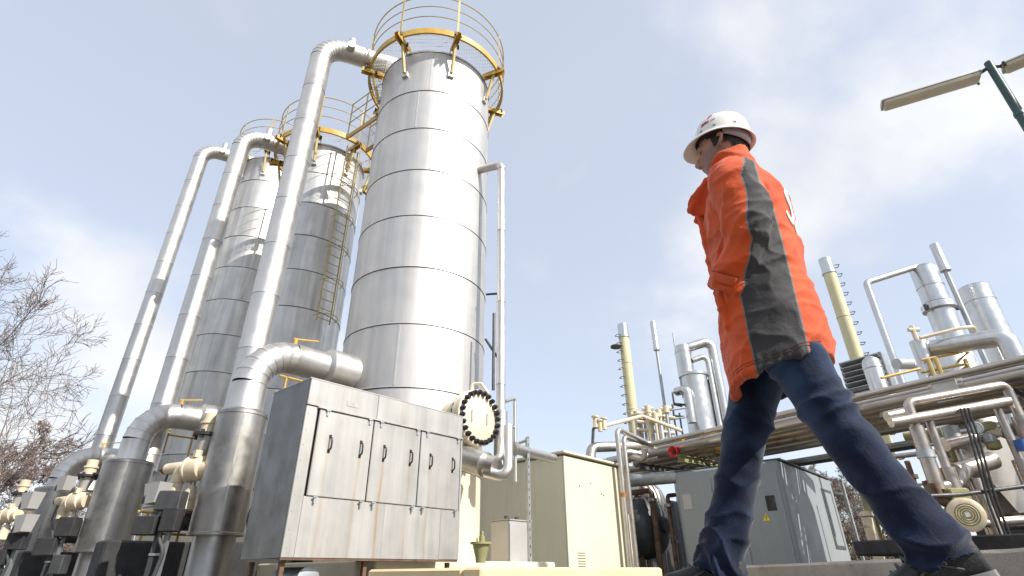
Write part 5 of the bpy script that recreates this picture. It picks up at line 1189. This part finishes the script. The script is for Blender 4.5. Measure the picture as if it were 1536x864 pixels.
for j in range(25):      # grey nape strap
    a = math.pi * (.55 + .9 * j / 24); w_ = .018 + .012 * math.sin(math.pi * j / 24); dz = -.018 - .026 * math.sin(math.pi * j / 24)
    rg[0].append(hq(-.004 + .111 * math.cos(a), .092 * math.sin(a), dz + w_)); rg[1].append(hq(-.004 + .107 * math.cos(a), .088 * math.sin(a), dz - w_ * .55))
m.loft(rg, False, False); sb_ = lbuild(m, 'nape_strap', 'helmet_band', hel, 60); sb_.modifiers.new('t', 'SOLIDIFY').thickness = .004
def on_helmet(u, v):     # u along the left side (0 front .. 1 back), v up
    a = math.pi * (.10 + .8 * u); k = float(np.interp(v, [q[0] for q in prof], [q[1] for q in prof])) + .004; return hq(-.002 + math.cos(a) * .1185 * k, math.sin(a) * .1025 * k, v)
def decal(poly, name, mat, par, n_sub=1):
    m = MB(); m.add([on_helmet(*q) for q in poly], [tuple(range(len(poly)))]); o = lbuild(m, name, mat, par, 0); o.modifiers.new('t', 'SOLIDIFY').thickness = .0016; return o
decal([(.340, .074), (.352, .088), (.400, .098), (.425, .093), (.395, .082)], 'emblem', 'red_print', shell)
for k, (u0, u1, v0, v1) in enumerate(((.245, .262, .042, .062), (.272, .294, .043, .059), (.302, .320, .044, .064), (.328, .352, .045, .061), (.360, .378, .046, .060))):
    decal([(u0, v0), (u1, v0 + .002), (u1 + .004, v1), (u0 + .004, v1 - .003)], 'lettering', 'red_print', shell)
for u0, v0 in ((.41, .052), (.435, .053), (.46, .054)): decal([(u0, v0), (u0 + .018, v0), (u0 + .018, v0 + .005), (u0, v0 + .005)], 'small_print', 'gray_print', shell)
for u0, v0 in ((.22, .016), (.44, .016), (.74, .022)): decal([(u0, v0), (u0 + .045, v0), (u0 + .045, v0 + .007), (u0, v0 + .007)], 'slot_mark', 'gray_print', shell)

# --- jacket
TK = [(.655, -.005, .172, .222), (.70, -.005, .174, .224), (.82, -.006, .170, .220), (.95, -.008, .164, .214), (1.08, -.012, .158, .212), (1.20, -.018, .157, .216), (1.30, -.024, .158, .220), (1.38, -.028, .153, .214), (1.44, -.030, .134, .186), (1.49, -.024, .108, .136), (1.525, -.018, .092, .098)]
def torso_ring(z, cx, a, bb, n=64, inset=0.): return ell((cx, 0, z), a - inset, bb - inset, n, p=2.35)
dense = catmull(TK, 60)
j_ = MB()
inner = [torso_ring(d[0] + (0.0 if i == 0 else 0), d[1], d[2], d[3], inset=.030) for i, d in enumerate(dense[:9])]
j_.loft(list(reversed(inner)) + [torso_ring(d[0], d[1], d[2], d[3]) for d in dense])
# collar: stands up round the neck, open at the front
CK = [(0., -.018, 1.505, .092, .098), (.33, -.016, 1.555, .090, .092), (.66, -.012, 1.602, .090, .088), (1., -.006, 1.634, .094, .088)]
tilt = Vector((.94, 0, -.34)).normalized()
co_ = [ell((k[1], 0, k[2]), k[3], k[4], 48, tilt) for k in CK]; ci_ = [ell((k[1], 0, k[2] + .002), k[3] - .018, k[4] - .018, 48, tilt) for k in CK]
j_.loft(co_ + list(reversed(ci_)), False); kq = len(j_.v) - 8 * 48; j_.f += [(kq + 7 * 48 + q, kq + 7 * 48 + (q + 1) % 48, kq + (q + 1) % 48, kq + q) for q in range(48)]
# lapel sticking out ahead
for s in (1, -1):
    lp = [(.065, .05 * s, 1.57), (.115, .062 * s, 1.515), (.180, .06 * s, 1.462), (.192, .048 * s, 1.425), (.150, .045 * s, 1.385), (.100, .055 * s, 1.38)]
    ring = [Vector(q) for q in lp]; j_.loft([[q + Vector((0, .010 * s, 0)) for q in ring], [q - Vector((0, .012 * s, 0)) for q in ring]])
j_.box((.138, 0, 1.09), (.04, .05, .72), bev=.012)     # front placket
def sleeve(sh, el, wr, s):
    keys = [(0, -.01, .10 * s, 1.435, .075, .085), (.5, -.008, .165 * s, 1.418, .092, .088), (1, sh[0] - .012, (abs(sh[1]) + .008) * s, sh[2] - .03, .094, .082)]
    e, w_ = Vector(el), Vector(wr); hd = (w_ - e).normalized(); a = Vector(sh)
    for k, f in ((2, .35), (3, .68)): q = a.lerp(e, f); keys.append((k, q.x, q.y, q.z, .098 - .004 * k, .088 - .004 * k))
    q = e + Vector((.012, 0, -.012)); keys.append((4.1, q.x + .01, q.y, q.z - .005, .082, .074))
    for k, f, r in ((5, .25, .076), (6, .55, .070), (7, .85, .063), (7.6, 1.02, .060)): q = e.lerp(w_, f); keys.append((k, q.x, q.y, q.z, r, r))
    return limb_rings(keys, 44, 28)
sl_rings = {1: sleeve(SH_L, EL_L, WR_L, 1), -1: sleeve(SH_R, EL_R, WR_R, -1)}
for s in (1, -1): j_.loft(sl_rings[s])
for s in (1, -1):      # cuff band and pocket welt
    e, w_ = Vector((EL_L[0], EL_L[1] * s, EL_L[2])), Vector((WR_L[0], WR_L[1] * s, WR_L[2])); hd = (w_ - e).normalized()
    j_.tube([w_ - hd * .045, w_ - hd * .04, w_ + hd * .0, w_ + hd * .005], [.060, .070, .070, .06], 24)
    j_.box((.115, .160 * s, .90), (.035, .05, .15), bev=.014)
for v in j_.v:
    if v.z < 1.0: v.z += -(.14 if v.x > 0 else .26) * v.x * min(1, (1.0 - v.z) / .3)      # the hem rides up behind
jme = remesh(j_, .0065, 2)
# panel colouring: +1 grey cloth, -1 orange cloth, carried as a signed distance
slk = kdtree.KDTree(2 * 44 * 28); idx = 0; sl_val = []
for s in (1, -1):
    for ri, rg in enumerate(sl_rings[s]):
        for j, v in enumerate(rg):
            slk.insert(v, idx); idx += 1
            cxr = sum(rg, Vector()) / len(rg); rel = v - cxr; t_ = ri / 43
            ax_ = (sum(sl_rings[s][min(43, ri + 1)], Vector()) / 28 - sum(sl_rings[s][max(0, ri - 1)], Vector()) / 28).normalized()
            back = Vector((-1, .10 * s, 0)); back = (back - ax_ * back.dot(ax_)).normalized()
            sl_val.append((rel.dot(back) - float(np.interp(t_, [0, .12, .25, .45, .58, .75, 1], [.09, .062, .040, .028, .020, .040, .05]))) if .08 < t_ else -.05)
slk.balance()
tor = np.array([[d[0], d[1], d[2], d[3]] for d in dense])
def in_torso(c):
    z = c[2]; 
    if z > 1.5: return 1.5
    i = int(np.clip(np.searchsorted(tor[:, 0], z), 0, len(tor) - 1)); d = tor[i]
    return (abs((c[0] - d[1]) / d[2]) ** 2.35 + abs(c[1] / d[3]) ** 2.35) ** (1 / 2.35)
PZ = np.array([.64, .80, .95, 1.10, 1.25, 1.38, 1.46, 1.60]); PF = np.array([.050, .048, .046, .040, .02, -.03, -.08, -.12]); PB = np.array([-.108, -.113, -.118, -.122, -.124, -.115, -.094, -.10])
def f_panel(c):
    z = c[2]; v, i_, dist = slk.find(c)
    f, k = np.interp(z, PZ, PF), np.interp(z, PZ, PB); tv = min(f - c[0], c[0] - k)
    if z > 1.47: tv = min(tv, 1.47 - z)
    if z > 1.2: tv = min(tv, 1.27 - z)
    cap_ = c[0] + .106 + max(0., 1.30 - z)
    if dist < .028 and in_torso(c) > 1.03:
        w4 = [(sl_val[i4], 1 / (d4 + .002) ** 2) for _, i4, d4 in slk.find_n(c, 5)]; return float(min(cap_, sum(a * b_ for a, b_ in w4) / sum(b_ for a, b_ in w4)))
    return float(tv)
def wr_noise(p_, f, sc): return noise.noise(Vector((p_.x * f * sc[0], p_.y * f * sc[1], p_.z * f * sc[2])))
elb = Vector(EL_L); elbR = Vector(EL_R)
def d_jacket(c, n_):
    d = .008 * wr_noise(c, 5, (1, 1, 1.3)) + .0035 * wr_noise(c + Vector((3, 1, 2)), 12, (.7, .7, 1.7)) + .0015 * wr_noise(c, 30, (1, 1, 1.2))
    for e in (elb, elbR):
        q = c - e; r = q.length
        if r < .24: d += .006 * math.exp(-(r / .12) ** 2) * (1 - abs(2 * ((.5 + .5 * math.sin((q.z * 1.0 + q.x * .7) * 55 + 2 * noise.noise(c * 9)))) - 1) * 1.2)
    # quilted ridges on the low back and soft hem gather
    if c.z < 1.15: d += .0035 * math.sin(c.z * 42 + 3.0 * noise.noise(c * 4.)) * sstep(1.15, .95, c.z) * (.4 + .6 * abs(noise.noise(c * 3)))
    if c.z < .70: d += .0012 * math.sin(math.atan2(c.y, c.x) * 46) * sstep(.70, .69, c.z)
    ridge = 1 - abs(noise.noise(Vector((c.x * 4 + c.z * 5, c.y * 4, c.z * 3 - c.x * 4)))); d += .013 * (ridge ** 6 - .25)
    r2 = 1 - abs(noise.noise(Vector((c.x * 7 - c.z * 8, c.y * 6, c.z * 9 + c.x * 5 + 4)))); d += .006 * (r2 ** 7 - .2)
    return d
def cloth(name, cols, attr, rough=.75, weave=900., line=None):
    mt = bpy.data.materials.new(name); mt.use_nodes = True; t_ = mt.node_tree; nn, ll = t_.nodes, t_.links; bs = nn['Principled BSDF']
    bs.inputs['Roughness'].default_value = rough; bs.inputs['Sheen Weight'].default_value = .15; bs.inputs['Specular IOR Level'].default_value = .3
    tcx = nn.new('ShaderNodeTexCoord'); nz1 = nn.new('ShaderNodeTexNoise'); nz1.inputs['Scale'].default_value = 9; nz1.inputs['Detail'].default_value = 5; ll.new(tcx.outputs['Object'], nz1.inputs['Vector'])
    a_ = nn.new('ShaderNodeAttribute'); a_.attribute_name = attr; g_ = nn.new('ShaderNodeMath'); g_.operation = 'GREATER_THAN'; g_.inputs[1].default_value = 0; ll.new(a_.outputs['Fac'], g_.inputs[0])
    mm = nn.new('ShaderNodeMixRGB'); ll.new(g_.outputs[0], mm.inputs[0]); mm.inputs[1].default_value = (*cols[0], 1); mm.inputs[2].default_value = (*cols[1], 1); cur = mm.outputs[0]
    ab = nn.new('ShaderNodeMath'); ab.operation = 'ABSOLUTE'; ll.new(a_.outputs['Fac'], ab.inputs[0])
    lt = nn.new('ShaderNodeMath'); lt.operation = 'LESS_THAN'; lt.inputs[1].default_value = .0022; ll.new(ab.outputs[0], lt.inputs[0])
    mp_ = nn.new('ShaderNodeMixRGB'); ll.new(lt.outputs[0], mp_.inputs[0]); ll.new(cur, mp_.inputs[1]); mp_.inputs[2].default_value = (*line, 1); cur = mp_.outputs[0]
    mr_ = nn.new('ShaderNodeMapRange'); mr_.inputs[1].default_value = .3; mr_.inputs[2].default_value = .7; mr_.inputs[3].default_value = .84; mr_.inputs[4].default_value = 1.12; ll.new(nz1.outputs['Fac'], mr_.inputs[0])
    vm = nn.new('ShaderNodeVectorMath'); vm.operation = 'SCALE'; ll.new(cur, vm.inputs[0]); ll.new(mr_.outputs[0], vm.inputs['Scale']); ll.new(vm.outputs[0], bs.inputs['Base Color'])
    nz2 = nn.new('ShaderNodeTexNoise'); nz2.inputs['Scale'].default_value = 55; nz2.inputs['Detail'].default_value = 6; ll.new(tcx.outputs['Object'], nz2.inputs['Vector'])
    bp = nn.new('ShaderNodeBump'); bp.inputs['Strength'].default_value = .35; bp.inputs['Distance'].default_value = .006; ll.new(nz2.outputs['Fac'], bp.inputs['Height']); ll.new(bp.outputs[0], bs.inputs['Normal'])
    MATS[name] = mt
M('seam_thread', (.10, .03, .02), .8, 0, .1); M('jacket_plain', (.52, .08, .016), .75, 0, .12, 12., bump=.2, bs=60)
cloth('jacket_cloth', ((.60, .082, .016), (.046, .044, .046)), 'panel', line=(.16, .15, .15))
jacket = finish('jacket', jme, 'jacket_cloth', man, {'panel': f_panel}, d_jacket)
# hem stitching band, zip and back lettering
def on_back(u, z, off=.004):      # u: metres to the right across the back from the spine
    d = tor[int(np.clip(np.searchsorted(tor[:, 0], z), 0, len(tor) - 1))]; y = -u; k = max(0., 1 - abs(y / d[3]) ** 2.35) ** (1 / 2.35)
    p_ = Vector((d[1] - d[2] * k, y, z)); return p_
from mathutils.bvhtree import BVHTree
bvh = BVHTree.FromPolygons([v.co.copy() for v in jacket.data.vertices], [tuple(p_.vertices) for p_ in jacket.data.polygons])
def snap(p_, off=.003):
    q, nn_, i_, dist = bvh.ray_cast(p_ + Vector((-.25, 0, 0)), Vector((1, 0, 0)))
    return (q + Vector((-off, 0, 0))) if q else p_
def stroke(pts, w_, name, n=26):
    """flat brush stroke laid on the jacket back; pts in (u, z)"""
    ks = catmull([(i, p_[0], p_[1]) for i, p_ in enumerate(pts)], n); m = MB(); L_, R_ = [], []
    for i in range(n):
        a = ks[max(0, i - 1)]; b_ = ks[min(n - 1, i + 1)]; tx, tz = b_[1] - a[1], b_[2] - a[2]; l_ = math.hypot(tx, tz) or 1; nx, nz_ = -tz / l_, tx / l_; ww = w_ * (.75 + .45 * math.sin(math.pi * i / (n - 1)))
        L_.append(snap(on_back(ks[i][1] + nx * ww, ks[i][2] + nz_ * ww))); R_.append(snap(on_back(ks[i][1] - nx * ww, ks[i][2] - nz_ * ww)))
    m.loft([L_, R_], False, False); o = lbuild(m, name, 'white_print', jacket, 60); o.modifiers.new('t', 'SOLIDIFY').thickness = .002
stroke([(-0.040, 1.335), (-0.065, 1.355), (-0.100, 1.345), (-0.105, 1.315), (-0.075, 1.29), (-0.047, 1.265), (-0.053, 1.232), (-0.090, 1.225), (-0.120, 1.245)], .014, 'letter_s')
stroke([(-0.010, 1.275), (0.010, 1.29), (0.037, 1.28), (0.043, 1.25), (0.043, 1.222)], .012, 'letter_a'); stroke([(0.041, 1.258), (0.010, 1.258), (-0.010, 1.242), (0.000, 1.224), (0.025, 1.226), (0.041, 1.244)], .011, 'letter_a')
# sewn details
def side_pt(x, z, s=1, off=.002):
    q, nn_, i_, d_ = bvh.ray_cast(Vector((x, .6 * s, z)), Vector((0, -s, 0)))
    return q + Vector((0, off * s, 0)) if q else None
def seam(pts, r, name, mat, s=1):
    q = [side_pt(x, z, s) for x, z in pts]; q = [v for v in q if v]
    if len(q) > 2: m = MB(); m.tube(q, r, 5); lbuild(m, name, mat, jacket)
for dz in (.022, .032): seam([(x, .655 + dz - (.14 if x > 0 else .26) * x) for x in np.linspace(-.15, .15, 26)], .0008, 'hem_stitch', 'seam_thread')
e_, w__ = Vector(EL_L), Vector(WR_L); hd_ = (w__ - e_).normalized(); up_ = Vector((0, 1, 0)); up_ = (up_ - hd_ * up_.dot(hd_)).normalized(); si_ = hd_.cross(up_)
for k_ in (.05,):
    m = MB(); m.tube([w__ - hd_ * k_ + (up_ * math.cos(a) + si_ * math.sin(a)) * .0755 for a in np.linspace(0, 2 * math.pi, 25)], .0014, 5); lbuild(m, 'cuff_seam', 'seam_thread', jacket)
m = MB(); c_ = w__ - hd_ * .03 + up_ * .072; m.box(c_, (.03, .075, .006), hd_, bev=.002, az=up_); lbuild(m, 'cuff_tab', 'jacket_plain', jacket)
# --- jeans: two legs and seat, fused
g_ = MB()
g_.loft([ell((-.015, 0, z), a, w_, 40, p=2.3) for z, a, w_ in ((.80, .10, .15), (.84, .125, .175), (.90, .135, .185), (.98, .13, .18), (1.03, .12, .17))])
def leg(hi, kn, an, flare, yoff):
    hi, kn, an = Vector(hi), Vector(kn), Vector(an); d = (an - kn).normalized()
    k = [(0, *(hi + Vector((-.005, 0, .03))), .115, .100), (1, *hi.lerp(kn, .25), .116, .102), (2, *hi.lerp(kn, .6), .092, .088), (3, *kn, .076, .076), (4, *kn.lerp(an, .3), .070, .072), (5, *kn.lerp(an, .65), .071, .073), (6, *kn.lerp(an, .95), .082, .082), (6.6, *(kn.lerp(an, 1.06) + Vector((.004, 0, 0))), .084, .086)]
    out_ = limb_rings(k, 56, 30); inn = []
    for rg in out_[-6:]:
        c = sum(rg, Vector()) / len(rg); inn.append([c + (v - c) * .80 for v in rg])
    return out_ + list(reversed(inn))
lr = leg(HIP_R, KNE_R, ANK_R, 0, 0); ll_ = leg(HIP_L, KNE_L, ANK_L, 0, 0)
g_.loft(lr); g_.loft(ll_)
gme = remesh(g_, .0065, 2)
legs = [(Vector(HIP_R), Vector(KNE_R), Vector(ANK_R)), (Vector(HIP_L), Vector(KNE_L), Vector(ANK_L))]
def legpar(c):
    best = None
    for i, (hi, kn, an) in enumerate(legs):
        for k, (a, b_) in enumerate(((hi, kn), (kn, an))):
            ab = b_ - a; u = (c - a).dot(ab) / ab.length_squared; uc = min(1.12 if k else 1, max(0, u)); q = a + ab * uc; dist = (c - q).length
            if best is None or dist < best[0]: best = (dist, i, k + uc, c - q)
    return best
def d_jeans(c, n_):
    dist, i, t_, rel = legpar(c)
    d = .0045 * wr_noise(c, 7, (1, 1, .8)) + .002 * wr_noise(c, 22, (1, 1, 1))
    s = noise.noise(c * 5 + Vector((i * 9, 0, 0)))
    ang_ = math.atan2(rel.y, rel.x)
    # stacked folds over the shoe
    w1 = sstep(1.50, 1.95, t_); d += .011 * w1 * (1 - 1.7 * abs(math.sin(t_ * 17 + 1.5 * math.sin(ang_ + i) + 1.2 * math.sin(2 * ang_ + 2 * i) + 4. * s)) ** .8) 
    # creases behind and beside the knee
    w2 = math.exp(-((t_ - 1.0) / .17) ** 2); d += .009 * w2 * (1 - 1.8 * abs(math.sin(t_ * 21 + 1.6 * math.cos(ang_ + .6) + 4.5 * s)) ** .7) * (.6 - .4 * math.cos(ang_))
    # drag lines from the hip
    w3 = sstep(.75, .15, t_); d += .011 * w3 * (1 - 1.6 * abs(math.sin((c.x * .7 + c.z) * 26 + (1.6 * ang_) + 2.5 * s)) ** .8)
    ridge = 1 - abs(noise.noise(Vector((c.x * 5 - c.z * 3, c.y * 5, c.z * 6 + c.x * 3)))); d += .010 * (ridge ** 7 - .22)
    return d
def f_wear(c):
    c = Vector(c); dist, i, t_, rel = legpar(c); fr = rel.normalized().x if rel.length else 0
    return float(max(0, min(1, .55 * math.exp(-((t_ - .55) / .42) ** 2) * sstep(-.2, .9, fr) + .18 * sstep(.2, -.8, fr) * math.exp(-((t_ - .5) / .4) ** 2))))
def f_seam(c):
    c = Vector(c); dist, i, t_, rel = legpar(c); s = 1 if i == 1 else -1
    return float(math.atan2(rel.x + .012, rel.y * s) * rel.length)
jm = bpy.data.materials.new('denim'); jm.use_nodes = True; t_ = jm.node_tree; nn, ll = t_.nodes, t_.links; bs = nn['Principled BSDF']; bs.inputs['Roughness'].default_value = .85; bs.inputs['Sheen Weight'].default_value = .2; bs.inputs['Specular IOR Level'].default_value = .2
tcx = nn.new('ShaderNodeTexCoord'); a1 = nn.new('ShaderNodeAttribute'); a1.attribute_name = 'wear'; a2 = nn.new('ShaderNodeAttribute'); a2.attribute_name = 'seam'
nz1 = nn.new('ShaderNodeTexNoise'); nz1.inputs['Scale'].default_value = 14; nz1.inputs['Detail'].default_value = 7; ll.new(tcx.outputs['Object'], nz1.inputs['Vector'])
mu = nn.new('ShaderNodeMath'); mu.operation = 'MULTIPLY_ADD'; ll.new(nz1.outputs['Fac'], mu.inputs[0]); mu.inputs[1].default_value = .5; ll.new(a1.outputs['Fac'], mu.inputs[2])
mrj = nn.new('ShaderNodeMapRange'); mrj.inputs[1].default_value = .22; mrj.inputs[2].default_value = 1.05; ll.new(mu.outputs[0], mrj.inputs[0])
mm = nn.new('ShaderNodeMixRGB'); ll.new(mrj.outputs[0], mm.inputs[0]); mm.inputs[1].default_value = (.003, .008, .027, 1); mm.inputs[2].default_value = (.062, .118, .24, 1)
ab = nn.new('ShaderNodeMath'); ab.operation = 'ABSOLUTE'; ll.new(a2.outputs['Fac'], ab.inputs[0]); lt = nn.new('ShaderNodeMath'); lt.operation = 'LESS_THAN'; lt.inputs[1].default_value = .0016; ll.new(ab.outputs[0], lt.inputs[0])
m3 = nn.new('ShaderNodeMixRGB'); ll.new(lt.outputs[0], m3.inputs[0]); ll.new(mm.outputs[0], m3.inputs[1]); m3.inputs[2].default_value = (.013, .020, .042, 1); ll.new(m3.outputs[0], bs.inputs['Base Color'])
nz2 = nn.new('ShaderNodeTexNoise'); nz2.inputs['Scale'].default_value = 120; nz2.inputs['Detail'].default_value = 5; ll.new(tcx.outputs['Object'], nz2.inputs['Vector']); bp = nn.new('ShaderNodeBump'); bp.inputs['Strength'].default_value = .4; bp.inputs['Distance'].default_value = .004; ll.new(nz2.outputs['Fac'], bp.inputs['Height']); ll.new(bp.outputs[0], bs.inputs['Normal'])
MATS['denim'] = jm
finish('jeans', gme, 'denim', man, {'wear': f_wear, 'seam': f_seam}, d_jeans)

# --- shoes
def shoe(an, pitch, yaw):
    an = Vector(an); T_ = Matrix.Rotation(yaw, 3, 'Z') @ Matrix.Rotation(pitch, 3, 'Y'); ball = Vector((.13, 0, -.085))
    def q(x, y, z): return an + T_ @ Vector((x, y, z))
    s = part('shoe', PW @ an, man); m = MB(); rings = []
    K_ = [(-.085, .012, -.075, -.045), (-.082, .030, -.080, .01), (-.05, .040, -.082, .045), (0., .042, -.082, .050), (.045, .044, -.082, .022), (.09, .049, -.082, -.005), (.135, .052, -.082, -.022), (.175, .046, -.080, -.034), (.20, .032, -.076, -.046), (.212, .012, -.072, -.058)]
    for x, w_, z0, z1 in catmull([(k[0], k[1], k[2], k[3]) for k in K_], 30):
        cz = (z0 + z1) / 2; hz = (z1 - z0) / 2; rings.append([q(x, w_ * math.copysign(abs(math.cos(a)) ** .75, math.cos(a)), cz + hz * math.copysign(abs(math.sin(a)) ** .85, math.sin(a))) for a in [2 * math.pi * j / 24 for j in range(24)]])
    m.loft(rings); lbuild(m, 'upper', 'shoe', s, 70)
    m = MB(); rings = []
    for x, w_, z0, z1 in catmull([(k[0] * 1.03, k[1] + .005, k[2], k[3]) for k in K_], 30):
        lift = .018 * sstep(.12, .22, x); rings.append([q(x, y, z) for y, z in ((-w_, -.100 + lift), (w_, -.100 + lift), (w_ * 1.02, -.076 + lift * .8), (w_, -.066 + lift * .7), (-w_, -.066 + lift * .7), (-w_ * 1.02, -.076 + lift * .8))])
    m.loft(rings); lbuild(m, 'sole', 'sole', s, 35)
    for k in range(5):
        x = .045 + .02 * k; z = .030 - .0125 * k; m = MB(); m.tube([q(x, -.028, z - .016), q(x + .004, 0, z + .004), q(x - .004, .028, z - .016)], .0035, 6); lbuild(m, 'lace', 'lace', s)
    m = MB(); m.tube([q(-.02, .046, -.05), q(.04, .048, -.02), q(.10, .053, -.055)], .003, 6); lbuild(m, 'side_stripe', 'lace', s)
shoe(Vector(ANK_R) + Vector((0, 0, .002)), R(-4), R(-4))
shoe(Vector(ANK_L) + Vector((0, 0, .01)), R(14), R(6))
